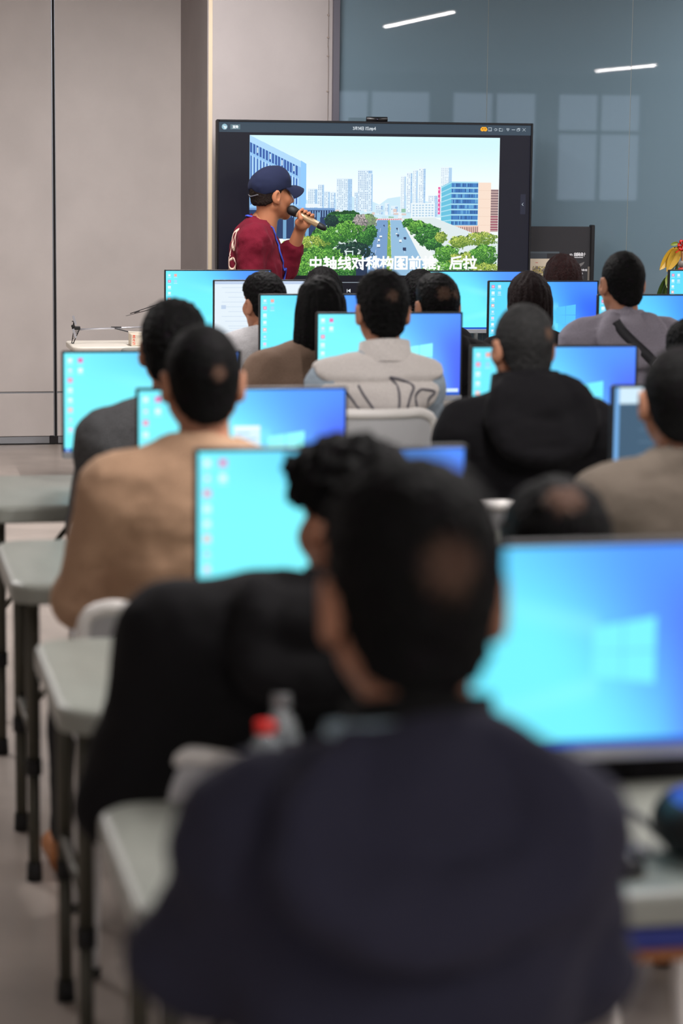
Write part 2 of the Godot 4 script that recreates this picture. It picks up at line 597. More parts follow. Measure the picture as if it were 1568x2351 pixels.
# ---------------------------------------------------------------- pictures on the screens
func wallpaper(tone: int) -> ImageTexture:
	# the blue desktop picture with a light window shape, and two columns of small icons
	var w := 480
	var h := 270
	var cv := Canvas.new(w, h, Color.BLACK)
	var left: Color = [c8(124, 243, 255), c8(112, 234, 255), c8(92, 212, 248)][tone]
	var right: Color = [c8(88, 140, 255), c8(78, 128, 255), c8(52, 108, 250)][tone]
	var corner: Color = [c8(70, 84, 255), c8(82, 98, 255), c8(48, 96, 245)][tone]
	for y in h:
		for x in w:
			var u := float(x) / w
			var v := float(y) / h
			var k := smoothstep(0.46, 1.0, u + 0.34 * (0.5 - v))
			var col := left.lerp(right, k)
			col = col.lerp(corner, clampf(smoothstep(0.80, 1.02, u) * (0.5 + 0.5 * v), 0.0, 1.0) * 0.8)
			var up := 1.0 - smoothstep(0.0, 0.45, v)
			col = col.lerp(c8(86, 176, 255), up * 0.42 * smoothstep(-0.1, 0.5, u))
			# beams that fan out from the window shape to the left
			var beam := absf((v - 0.52) - (u - 0.70) * -0.55)
			if u < 0.64:
				beam = minf(absf((v - 0.40) + (u - 0.63) * -0.42), absf((v - 0.70) + (u - 0.63) * 0.40))
				col = col.lerp(c8(150, 250, 255), (1.0 - smoothstep(0.0, 0.10, beam)) * 0.28 * smoothstep(0.05, 0.6, u))
			cv.im.set_pixel(x, y, col)
	var lit: Color = [c8(146, 252, 255), c8(118, 234, 255), c8(84, 190, 255)][tone]
	cv.poly([Vector2(0.625 * w, 0.405 * h), Vector2(0.708 * w, 0.385 * h), Vector2(0.708 * w, 0.525 * h), Vector2(0.625 * w, 0.525 * h)], lit)
	cv.poly([Vector2(0.712 * w, 0.384 * h), Vector2(0.805 * w, 0.360 * h), Vector2(0.805 * w, 0.525 * h), Vector2(0.712 * w, 0.525 * h)], lit)
	cv.poly([Vector2(0.625 * w, 0.533 * h), Vector2(0.708 * w, 0.533 * h), Vector2(0.708 * w, 0.670 * h), Vector2(0.625 * w, 0.655 * h)], lit)
	cv.poly([Vector2(0.712 * w, 0.533 * h), Vector2(0.805 * w, 0.533 * h), Vector2(0.805 * w, 0.695 * h), Vector2(0.712 * w, 0.672 * h)], lit)
	var icons := [c8(210, 232, 250), c8(170, 220, 250), c8(232, 110, 170), c8(225, 240, 250), c8(205, 235, 245), c8(240, 170, 160), c8(150, 214, 250), c8(200, 226, 250)]
	for k in 8:
		var y := 14 + k * 27
		cv.rect(10, y, 13, 12, icons[(k + tone) % 8])
		cv.rect(13, y + 3, 7, 6, icons[(k + 3 + tone) % 8].lerp(Color.WHITE, 0.5))
		cv.rect(8, y + 15, 17, 2, c8(200, 236, 250))
	for k in 2:
		cv.rect(38, 14 + k * 27, 13, 12, icons[(k + 2 + 3 * tone) % 8])
		cv.rect(36, 29 + k * 27, 17, 2, c8(200, 236, 250))
	cv.rect(0, h - 9, w, 9, c8(40, 90, 190))
	for k in 9:
		cv.rect(6 + k * 13, h - 7, 6, 5, [c8(180, 220, 250), c8(90, 210, 150), c8(240, 190, 90), c8(230, 120, 150)][k % 4])
	if tone == 0:
		cv.rect(w * 0.74, h - 22, w * 0.25, 12, c8(205, 228, 252))
	return cv.done()

func document_screen() -> ImageTexture:
	# a pale web page with a few lines
	var cv := Canvas.new(480, 270, c8(232, 244, 253))
	cv.rect(0, 0, 480, 10, c8(196, 214, 240))
	cv.rect(0, 10, 480, 2, c8(170, 190, 225))
	for k in 10:
		cv.rect(30 + (k % 3) * 14, 26 + k * 20, 140 + (k * 67) % 190, 2, c8(206, 222, 240))
	cv.poly([Vector2(120, 40), Vector2(136, 40), Vector2(128, 47)], c8(130, 60, 110))
	cv.rect(28, 100, 20, 16, c8(196, 214, 238))
	cv.rect(118, 208, 17, 17, c8(96, 176, 236))
	cv.rect(62, 196, 240, 1, c8(190, 206, 230))
	cv.rect(0, 258, 480, 12, c8(214, 230, 246))
	return cv.done()

func slate_screen() -> ImageTexture:
	# a dark slate program window under a white title band
	var cv := Canvas.new(480, 270, c8(66, 94, 118))
	cv.rect(0, 0, 480, 38, c8(214, 240, 255))
	cv.rect(0, 0, 12, 270, c8(120, 178, 236))
	cv.rect(12, 38, 468, 3, c8(92, 122, 146))
	for k in 6:
		cv.rect(60, 70 + k * 28, 90 + (k * 53) % 120, 3, c8(86, 114, 138))
	cv.rect(0, 260, 480, 10, c8(40, 66, 96))
	return cv.done()

func popup_screen() -> ImageTexture:
	# the blue desktop with a small white window lying open low in the middle
	var t := wallpaper(0)
	var im := t.get_image()
	im.fill_rect(Rect2i(220, 84, 62, 120), c8(214, 238, 252))
	im.fill_rect(Rect2i(220, 84, 62, 7), c8(240, 248, 255))
	for k in 6:
		im.fill_rect(Rect2i(227, 100 + k * 13, 30 + (k * 17) % 20, 3), c8(150, 200, 240))
	return ImageTexture.create_from_image(im)

func city_video() -> ImageTexture:
	# what the television shows: a video player with a bird's-eye view down an avenue. Drawn in units of its own, 724 wide and 408 high
	var k := 1.8
	var cv := Canvas.new(int(724 * k), int(408 * k), c8(24, 24, 36))
	var r := RandomNumberGenerator.new()
	r.seed = 11
	var vx := 70.0
	var vy := 29.0
	var vw := 590.0
	var vh := 324.0
	# title band
	cv.rect(0, 0, 724 * k, 23 * k, c8(58, 74, 88))
	cv.disc(13 * k, 11 * k, 6.5 * k, c8(150, 190, 205))
	cv.poly([Vector2(9, 8) * k, Vector2(19, 11) * k, Vector2(14, 17) * k], c8(225, 240, 244))
	cv.rect(26 * k, 5.5 * k, 22 * k, 11 * k, c8(96, 122, 132))
	var small := 0.0
	for g in ["登", "录"]:
		cv.glyph(GLYPHS[g], Vector2(31 + small, 7.5) * k, 6.6 * k, 1.2 * k, c8(235, 242, 245))
		small += 6.6
	var tx := 306.0
	for g in ["3", "月", "1", "4", "日", " ", "(", "1", ")", ".", "m", "p", "4"]:
		if g != " ":
			cv.glyph(GLYPHS[g], Vector2(tx, 7.5) * k, 7.2 * k, 1.1 * k, c8(222, 230, 236))
		tx += {"月": 7.2, "日": 7.2, "m": 5.8, " ": 2.4, "(": 2.4, ")": 2.4, ".": 1.8, "1": 3.4}.get(g, 4.4)
	cv.disc(609 * k, 10 * k, 4.6 * k, c8(252, 176, 40))
	cv.disc(616 * k, 10 * k, 4.6 * k, c8(252, 176, 40))
	cv.rect(607 * k, 4.5 * k, 11 * k, 7 * k, c8(252, 176, 40))
	cv.disc(610 * k, 8.6 * k, 1.2 * k, c8(120, 60, 10))
	cv.disc(615.5 * k, 8.6 * k, 1.2 * k, c8(120, 60, 10))
	var ink := c8(196, 208, 216)
	var hair := 0.9 * k
	cv.glyph([[0, 0, 14, 0, 14, 14, 0, 14, 0, 0], [0, 10, 14, 10]], Vector2(623, 6) * k, 8.5 * k, hair, ink)
	cv.glyph([[0, 8, 5, 8], [5, 3, 5, 13, 14, 11, 14, 5, 5, 3]], Vector2(636, 6) * k, 8.5 * k, hair, ink)
	cv.glyph([[0, 14, 0, 2, 6, 2, 7, 4, 15, 4, 15, 14, 0, 14]], Vector2(649, 6) * k, 8.5 * k, hair, ink)
	cv.rect(660 * k, 7 * k, 0.7 * k, 7 * k, c8(110, 124, 136))
	cv.glyph([[0, 2, 14, 2], [1, 6, 13, 6, 7, 14, 1, 6]], Vector2(666, 6) * k, 8 * k, hair, ink)
	cv.glyph([[0, 8, 14, 8]], Vector2(679, 6) * k, 8 * k, hair, ink)
	cv.glyph([[0, 5, 10, 5, 10, 14, 0, 14, 0, 5], [4, 5, 4, 1, 14, 1, 14, 10, 10, 10]], Vector2(691, 6) * k, 8 * k, hair, ink)
	cv.glyph([[1, 1, 14, 14], [14, 1, 1, 14]], Vector2(704, 6) * k, 8 * k, hair, ink)
	cv.rect(703 * k, 158 * k, 12 * k, 46 * k, c8(40, 42, 58))
	cv.glyph([[11, 2, 5, 8, 11, 14]], Vector2(704, 177) * k, 8 * k, hair * 1.3, ink)
	# sky
	for y in int(vh * k):
		var t := float(y) / (vh * k)
		cv.rect(vx * k, vy * k + y, vw * k, 1, c8(214, 250, 255).lerp(c8(246, 255, 255), smoothstep(0.0, 0.4, t)))
	# q places a point of the drawing, which has its own origin and a slight slope, on the canvas
	var q := func(x: float, y: float) -> Vector2: return Vector2(x - 501.0, y - 281.0 - (x - 501.0) * 0.0125) * k
	var blk := func(x: float, y: float, w: float, h: float, c: Color) -> void:
		var a: Vector2 = q.call(x, y)
		cv.rect(a.x, a.y, w * k, h * k, c)
	# hills far away
	var hill := []
	for i in 24:
		hill.append(q.call(700 + i * 19.0, 456 + 9.0 * sin(i * 0.9) + 5.0 * sin(i * 2.3)))
	hill.append(q.call(1150, 500))
	hill.append(q.call(700, 500))
	cv.poly(hill, c8(206, 236, 250))
	# slim towers
	for b in [[705, 432, 22, 60, 0], [728, 422, 14, 66, 1], [742, 438, 14, 48, 0], [757, 440, 12, 44, 1], [771, 409, 36, 76, 0], [812, 440, 8, 44, 1], [820, 390, 34, 92, 1], [845, 398, 10, 86, 0], [920, 404, 12, 82, 0], [934, 396, 13, 92, 1], [948, 390, 12, 98, 0], [962, 386, 16, 98, 1], [1014, 384, 26, 60, 0], [985, 448, 22, 50, 1], [862, 470, 18, 22, 1], [884, 466, 10, 26, 0], [898, 472, 16, 20, 1]]:
		var pale := c8(236, 248, 254) if b[0] > 900 else c8(226, 242, 252)
		blk.call(b[0], b[1], b[2], b[3], pale)
		blk.call(b[0] + b[2] * 0.72, b[1] + 2, b[2] * 0.28, b[3] - 2, c8(176, 212, 244))
		var dark := c8(150, 180, 212) if b[0] < 900 else c8(186, 206, 226)
		var n := int(b[2] / 4.0)
		for i in n:
			for j in int(b[3] / 4.0):
				if r.randf() < 0.8:
					blk.call(b[0] + 1.5 + i * 4.0, b[1] + 3 + j * 4.0, 1.6, 2.2, dark.lerp(c8(90, 130, 190), r.randf() * 0.6 * b[4]))
	for i in 60:
		blk.call(r.randf_range(700, 1010), r.randf_range(478, 500), r.randf_range(4, 12), r.randf_range(3, 9), [c8(236, 244, 250), c8(200, 226, 240), c8(150, 196, 170), c8(226, 206, 200)][i % 4])
	blk.call(945, 466, 56, 40, c8(238, 248, 252))
	for i in 6:
		for j in 7:
			blk.call(949 + j * 7.4, 470 + i * 6.0, 4.4, 2.8, c8(170, 204, 230))
	# the long white building on the left, its blades and upper windows
	cv.poly([q.call(571, 311), q.call(701, 376), q.call(701, 482), q.call(571, 482)], c8(150, 200, 246))
	cv.poly([q.call(571, 311), q.call(688, 370), q.call(688, 384), q.call(571, 326)], c8(178, 220, 252))
	for i in 16:
		var x := 572.0 + i * 7.4 * (1.0 - i * 0.004)
		var top := 326.0 + (x - 571.0) * 0.5
		cv.poly([q.call(x, top), q.call(x + 4.4, top + 2.2), q.call(x + 4.4, top + 24), q.call(x, top + 22)], c8(54, 92, 168))
		if i % 4 == 2:
			blk.call(x + 1, top + 5, 2.6, 12, c8(214, 238, 252))
		cv.poly([q.call(x + 1.0, top + 30), q.call(x + 4.0, top + 31), q.call(x + 4.0, 466), q.call(x + 1.0, 468)], c8(66, 108, 182))
		cv.poly([q.call(x + 4.6, top + 29), q.call(x + 7.0, top + 30), q.call(x + 7.0, 470), q.call(x + 4.6, 470)], c8(186, 224, 252))
	cv.poly([q.call(688, 368), q.call(701, 376), q.call(701, 482), q.call(688, 482)], c8(146, 204, 255))
	blk.call(571, 478, 196, 66, c8(44, 64, 104))
	blk.call(571, 474, 196, 5, c8(120, 160, 210))
	for i in 22:
		blk.call(640 + i * 5.8, 482, 2.4, 15, c8(130, 170, 216))
	for i in 5:
		blk.call(622 + i * 26, 486, 8, 60, c8(120, 170, 210))
	blk.call(700, 466, 34, 8, c8(236, 246, 252))
	blk.call(652, 484, 12, 7, c8(210, 50, 110))
	# the glass building on the right and its neighbours
	cv.poly([q.call(1016, 429), q.call(1040, 417), q.call(1040, 518), q.call(1016, 513)], c8(106, 196, 226))
	blk.call(1040, 418, 63, 101, c8(70, 130, 196))
	for i in 9:
		var y := 418.0 + i * 12.4
		blk.call(1040, y, 63, 3.2, c8(170, 224, 244))
		cv.poly([q.call(1016, y + 12 - i * 1.3), q.call(1040, y), q.call(1040, y + 2.6), q.call(1016, y + 14.4 - i * 1.3)], c8(176, 228, 244))
	for i in 20:
		for j in 8:
			if r.randf() < 0.7:
				blk.call(1041 + i * 3.1, 422 + j * 12.4, 1.5, 8, [c8(40, 78, 140), c8(120, 190, 230), c8(54, 100, 170)][r.randi() % 3])
	blk.call(1008, 430, 5, 62, c8(236, 90, 160))
	for i in 6:
		blk.call(1009, 434 + i * 10, 3, 4, c8(252, 214, 232))
	blk.call(1103, 420, 30, 118, c8(250, 226, 208))
	for i in 5:
		blk.call(1103, 438 + i * 20, 30, 0.8, c8(232, 200, 180))
	blk.call(1133, 436, 18, 98, c8(196, 168, 164))
	for i in 16:
		blk.call(1133, 438 + i * 6, 18, 2.2, c8(120, 96, 104) if i < 10 else c8(150, 60, 90))
	blk.call(1013, 518, 92, 32, c8(238, 204, 190))
	for i in 15:
		blk.call(1040 + i * 4.4, 522, 1.6, 26, c8(120, 84, 84))
	# pavement, road, median
	cv.poly([q.call(762, 500), q.call(1000, 500), q.call(1152, 560), q.call(1152, 640), q.call(640, 640)], c8(224, 236, 238))
	cv.poly([q.call(868, 503), q.call(892, 503), q.call(889, 640), q.call(806, 640)], c8(122, 160, 206))
	cv.poly([q.call(897, 503), q.call(922, 503), q.call(995, 640), q.call(903, 640)], c8(150, 192, 224))
	cv.poly([q.call(922, 505), q.call(940, 505), q.call(1040, 640), q.call(997, 640)], c8(240, 246, 246))
	cv.poly([q.call(892, 503), q.call(896, 503), q.call(903, 640), q.call(889, 640)], c8(132, 176, 86))
	for i in 40:
		var y := r.randf_range(506, 638)
		blk.call(891 + r.randf_range(-1, 5) + (y - 503) * 0.03, y, 2.6, 2.2, [c8(92, 150, 60), c8(190, 200, 90), c8(220, 190, 120)][i % 3])
	for i in 5:
		var t := 0.15 + 0.18 * i
		cv.line(q.call(lerpf(879, 850, t), lerpf(503, 640, t)), q.call(lerpf(879, 850, t + 0.06), lerpf(503, 640, t + 0.06)), 1.4, c8(220, 232, 240))
		cv.line(q.call(lerpf(909, 950, t), lerpf(503, 640, t)), q.call(lerpf(909, 950, t + 0.06), lerpf(503, 640, t + 0.06)), 1.4, c8(226, 236, 242))
	blk.call(862, 502, 64, 2.4, c8(246, 232, 234))
	for i in 14:
		blk.call(863 + i * 4.4, 502, 2.2, 2.4, c8(226, 70, 90))
	for c in [[872, 540, 6, 4], [868, 548, 5, 5], [866, 560, 8, 6], [910, 535, 4, 3], [913, 538, 5, 4], [918, 550, 6, 5], [929, 544, 6, 4], [927, 568, 8, 6], [911, 523, 4, 3], [881, 516, 3, 2], [858, 586, 9, 7], [880, 600, 9, 8]]:
		blk.call(c[0], c[1], c[2], c[3], c8(240, 246, 250) if int(c[0]) % 2 == 0 else c8(48, 60, 92))
		blk.call(c[0] + 1, c[1] + c[3], c[2] - 1, 1.4, c8(60, 84, 120))
	# trees: crowns of many small dabs, the lit side up and to the left
	for t in [[772, 500, 26, 16, 0, 220], [800, 502, 34, 20, 0, 420], [846, 506, 18, 16, 2, 220], [826, 512, 16, 22, 3, 220], [790, 530, 46, 24, 1, 560], [745, 545, 34, 26, 1, 420], [760, 505, 16, 14, 4, 160], [838, 548, 20, 18, 0, 240], [852, 532, 14, 16, 0, 160], [810, 576, 46, 22, 4, 300], [700, 560, 50, 22, 5, 620], [668, 590, 44, 34, 5, 620], [730, 600, 62, 36, 1, 900], [800, 608, 46, 26, 1, 500], [690, 622, 60, 20, 1, 600], [780, 626, 60, 14, 0, 420], [940, 512, 16, 10, 0, 160], [960, 522, 22, 16, 1, 300], [986, 540, 30, 24, 0, 520], [998, 560, 22, 14, 0, 300], [1016, 545, 14, 12, 5, 160], [1060, 556, 24, 14, 5, 260], [1110, 550, 40, 16, 5, 420], [1030, 585, 30, 20, 1, 400], [1080, 600, 46, 20, 5, 520], [1120, 588, 34, 24, 1, 420], [1040, 620, 60, 18, 1, 620], [1126, 622, 40, 16, 5, 420]]:
		var under: Color = [c8(48, 112, 52), c8(76, 146, 56), c8(134, 158, 116), c8(166, 156, 156), c8(30, 58, 56), c8(140, 170, 70)][t[4]]
		for i in 26:
			var ring := TAU * i / 26.0
			for d in [0.2, 0.55, 0.82]:
				var m := Vector2(t[0] + cos(ring) * t[2] * d, minf(t[1] + sin(ring) * t[3] * d, 630.0))
				if m.x > 575 and m.x < 1147:
					var dab: Vector2 = q.call(m.x, m.y)
					cv.disc(dab.x, dab.y, minf(t[3], t[2]) * r.randf_range(0.12, 0.26) * k, under.lerp(c8(16, 46, 30), r.randf() * 0.7))
		for i in int(t[5] * 2.4):
			var a := r.randf() * TAU
			var d := sqrt(r.randf()) * (1.0 + 0.16 * sin(a * 7.0 + t[0]))
			var p := Vector2(t[0] + cos(a) * t[2] * d, t[1] + sin(a) * t[3] * d)
			var light := clampf(0.5 - sin(a) * d * 0.4 - cos(a) * d * 0.15 + r.randf_range(-0.5, 0.5), 0.0, 1.0)
			var lo: Color = [c8(20, 70, 40), c8(36, 96, 40), c8(120, 130, 120), c8(120, 112, 116), c8(18, 40, 50), c8(80, 120, 44)][t[4]]
			var hi: Color = [c8(110, 190, 80), c8(150, 220, 90), c8(150, 200, 110), c8(222, 208, 206), c8(50, 96, 70), c8(220, 232, 110)][t[4]]
			if p.x > 571 and p.x < 1152 and p.y < 634 and p.y > 490:
				blk.call(p.x, p.y, r.randf_range(0.9, 2.8), r.randf_range(0.8, 2.2), lo.lerp(hi, light * light * 0.7 + light * 0.3))
	blk.call(794, 574, 18, 3, c8(220, 236, 232))
	blk.call(794, 574, 3, 11, c8(220, 236, 232))
	blk.call(809, 574, 3, 11, c8(200, 224, 222))
	blk.call(818, 594, 26, 40, c8(40, 56, 84))
	# subtitle
	var at := 709.0
	for g in ["中", "轴", "线", "对", "称", "构", "图", "前", "推", "，", "后", "拉"]:
		cv.glyph(GLYPHS[g], q.call(at, 586.5 + (at - 709.0) * 0.006), 30.5 * k, 4.7 * k, c8(252, 254, 255))
		at += 33.2 if g != "，" else 30.0
	# the player's frame below and beside the picture
	cv.rect(0, 23 * k, vx * k, 400 * k, c8(24, 24, 36))
	cv.rect((vx + vw - 9) * k, 23 * k, 44 * k, 135 * k, c8(24, 24, 36))
	cv.rect((vx + vw - 9) * k, 204 * k, 44 * k, 210 * k, c8(24, 24, 36))
	cv.rect((vx + vw - 9) * k, 158 * k, 42 * k, 46 * k, c8(24, 24, 36))
	cv.rect(703 * k, 158 * k, 12 * k, 46 * k, c8(40, 42, 58))
	cv.glyph([[11, 2, 5, 8, 11, 14]], Vector2(704, 177) * k, 8 * k, hair * 1.3, ink)
	cv.rect(0, (vy + vh - 7) * k, 724 * k, 80 * k, c8(22, 22, 32))
	cv.rect(8 * k, 361 * k, 708 * k, 1.6 * k, c8(150, 162, 172))
	cv.rect(296 * k, 377 * k, 1.6 * k, 8 * k, c8(226, 232, 236))
	cv.poly([Vector2(305, 376.5) * k, Vector2(305, 385.5) * k, Vector2(297.5, 381) * k], c8(226, 232, 236))
	cv.poly([Vector2(330, 374) * k, Vector2(330, 388) * k, Vector2(342, 381) * k], c8(226, 232, 236))
	return cv.done()

func board_print() -> ImageTexture:
	# the dark display board: a grey rule, a cream sheet with a picture, white brush lettering
	var cv := Canvas.new(1024, 1664, c8(34, 33, 38))
	cv.rect(0, 246, 690, 18, c8(74, 84, 92))
	cv.rect(0, 264, 560, 56, c8(54, 60, 68))
	cv.rect(0, 318, 700, 900, c8(206, 192, 172))
	var r := RandomNumberGenerator.new()
	r.seed = 4
	for i in 1400:
		cv.rect(r.randf_range(408, 600), r.randf_range(392, 620), r.randf_range(4, 16), r.randf_range(4, 16), [c8(150, 132, 52), c8(176, 160, 90), c8(120, 108, 110), c8(200, 190, 160), c8(90, 84, 70)][i % 5])
	cv.rect(440, 356, 26, 6, c8(190, 90, 80))
	cv.rect(700, 318, 324, 1346, c8(34, 33, 38))
	var white := c8(226, 226, 230)
	cv.glyph(GLYPHS["I"], Vector2(798, 266), 30, 5, white)
	cv.glyph(GLYPHS["D"], Vector2(808, 266), 30, 5, white)
	var x := 838.0
	for g in ["包", "装", "设", "计"]:
		cv.glyph(GLYPHS[g], Vector2(x + 6, 254), 40, 5.2, white, 0.15)
		x += 29.0
	cv.rect(838, 302, 104, 7, white)
	cv.poly([Vector2(900, 372), Vector2(960, 348), Vector2(950, 372), Vector2(916, 402)], c8(110, 108, 108))
	x = 866.0
	for g in ["设", "计", "》", "杂", "志"]:
		cv.glyph(GLYPHS[g], Vector2(x, 420), 25, 3.4, white)
		x += 27.0 if g != "》" else 19.0
	cv.glyph(GLYPHS["设"], Vector2(890, 388), 24, 3.0, c8(190, 190, 194))
	cv.glyph(GLYPHS["人"], Vector2(890, 456), 25, 3.4, white)
	cv.glyph(GLYPHS["物"], Vector2(918, 456), 25, 3.4, white)
	for k in 3:
		cv.rect(916, 496 + k * 12, 34, 3, c8(150, 150, 154))
	cv.rect(996, 398, 22, 160, c8(120, 112, 104))
	return cv.done()

func box_print() -> ImageTexture:
	var cv := Canvas.new(128, 128, c8(226, 214, 196))
	var red := c8(226, 96, 72)
	cv.glyph([[2, 1, 14, 1], [8, 1, 8, 8], [3, 8, 13, 8], [4, 4, 12, 4], [2, 11, 14, 15], [14, 11, 2, 15]], Vector2(8, 4), 34, 6, red)
	cv.glyph([[7, 1, 1, 10, 12, 10], [9, 4, 9, 15]], Vector2(10, 44), 34, 6, red)
	cv.glyph([[13, 2, 3, 2, 3, 7, 13, 8, 13, 14, 2, 14]], Vector2(8, 84), 34, 6, red)
	cv.rect(60, 20, 50, 5, c8(190, 176, 158))
	cv.rect(60, 34, 40, 4, c8(190, 176, 158))
	return cv.done()


# ---------------------------------------------------------------- furniture and equipment
var monitor_meshes := {}

func screen_light(t: Node3D, at: Vector3, size: Vector2, color: Color, energy: float) -> void:
	# the light a screen sheds, just in front of its face
	var l := AreaLight3D.new()
	l.name = "screen_light"
	l.area_size = size
	l.light_color = color
	l.light_energy = energy
	l.shadow_enabled = true
	l.transform = Transform3D(Basis(Vector3.UP, PI), at)
	t.add_child(l)

func monitor(left: float, top: float, z: float, screen: Material, label: String, stand_to := 0.74, turn := 0.0) -> Node3D:
	# a 24-inch monitor: thin black bezel, silver chin, V-shaped foot; left edge, upper edge and depth of its front in metres
	var w := 0.54
	var h := 0.322
	var chin := 0.020
	var t := thing("computer_monitor", label, "monitor", Vector3(left + w / 2, stand_to, z), turn, "computer monitors on the tables")
	var cy := top - stand_to - h / 2
	if monitor_meshes.is_empty():
		var st := new_st()
		add_box(st, Vector3(0, 0, -0.014), Vector3(w, h, 0.022), 0.004)
		add_box(st, Vector3(0, -0.04, -0.036), Vector3(w * 0.55, h * 0.55, 0.026), 0.010)
		monitor_meshes.casing = done(st)
		st = new_st()
		add_box(st, Vector3(0, h / 2 - 0.003, 0), Vector3(w, 0.006, 0.008), 0.001)
		for s in [-1, 1]:
			add_box(st, Vector3(s * (w / 2 - 0.003), chin / 2, 0), Vector3(0.006, h - chin, 0.008), 0.001)
		monitor_meshes.bezel = done(st)
		monitor_meshes.chin = box(Vector3(w, chin, 0.010), 0.002)
		monitor_meshes.screen = panel(w - 0.012, h - chin - 0.006)
	part(t, "casing", monitor_meshes.casing, mat("monitor_black", c8(22, 22, 25), 0.45), Vector3(0, cy, 0))
	part(t, "bezel", monitor_meshes.bezel, mat("bezel_black", c8(16, 16, 20), 0.4), Vector3(0, cy, 0.0))
	part(t, "screen", monitor_meshes.screen, screen, Vector3(0, cy + (chin - 0.006) / 2, -0.0022), Basis(), "lit screen")
	screen_light(t, Vector3(0, cy + 0.007, 0.006), Vector2(w - 0.02, h - 0.035), c8(150, 226, 255), 0.02)
	part(t, "chin", monitor_meshes.chin, mat("silver_plastic", c8(176, 178, 184), 0.4, 0.3), Vector3(0, cy - h / 2 + chin / 2, 0.001), Basis(), "silver lower edge")
	part(t, "neck", tube([Vector3(0, 0.012, -0.05), Vector3(0, cy - h / 2 + 0.05, -0.05), Vector3(0, cy, -0.045)], 0.018, 10, 0.6), mat("silver_metal", c8(168, 170, 176), 0.35, 0.8))
	var st := new_st()
	st.set_smooth_group(0)
	for s in [-1, 1]:
		add_tube(st, [Vector3(0, 0.012, -0.06), Vector3(s * 0.06, 0.010, 0.0), Vector3(s * 0.13, 0.008, 0.085)], [0.012, 0.010, 0.008], 8, 0.8)
	add_tube(st, [Vector3(0, 0.012, -0.03), Vector3(0, 0.010, -0.11)], [0.012, 0.009], 8, 0.8)
	part(t, "foot", done(st), mat("silver_metal"))
	return t

var table_proto: Node3D

func table(x0: float, x1: float, zc: float, depth: float, label: String) -> Node3D:
	# a folding table: moulded grey top, two leg frames of olive tube with black collars and feet
	var t := thing("folding_table", label, "table", Vector3((x0 + x1) / 2, 0, zc), 0.0, "grey folding tables in rows")
	var w := x1 - x0
	part(t, "table_top", rounded_slab(w, depth, 0.048, 0.075, 0.012), mat("table_grey"), Vector3(0, 0.74, 0))
	var olive := mat("olive_tube", c8(74, 72, 62), 0.45, 0.4)
	var black := mat("black_rubber", c8(16, 16, 16), 0.7)
	for s in [-1, 1]:
		var lx: float = s * (w / 2 - 0.055)
		for k in [-1, 1]:
			var lz: float = k * (depth / 2 - 0.11)
			var leg := part(t, "leg", tube([Vector3(lx, 0.695, lz), Vector3(lx, 0.28, lz)], 0.0165, 12), olive)
			part(leg, "lower_tube", tube([Vector3(lx, 0.28, lz), Vector3(lx, 0.02, lz)], 0.0145, 12), olive)
			part(leg, "collar", tube([Vector3(lx, 0.262, lz), Vector3(lx, 0.30, lz)], 0.0195, 12), black)
			part(leg, "rubber_foot", tube([Vector3(lx, 0.001, lz), Vector3(lx, 0.045, lz)], [0.0195, 0.018], 12), black)
		part(t, "crossbar", tube([Vector3(lx, 0.35, -depth / 2 + 0.11), Vector3(lx, 0.35, depth / 2 - 0.11)], 0.011, 10), olive)
		part(t, "top_bar", tube([Vector3(lx, 0.68, -depth / 2 + 0.06), Vector3(lx, 0.68, depth / 2 - 0.06)], 0.012, 10), olive)
		part(t, "brace", tube([Vector3(lx, 0.36, 0), Vector3(lx - s * 0.26, 0.685, 0)], 0.008, 8), olive)
	return t

var chair_meshes := {}

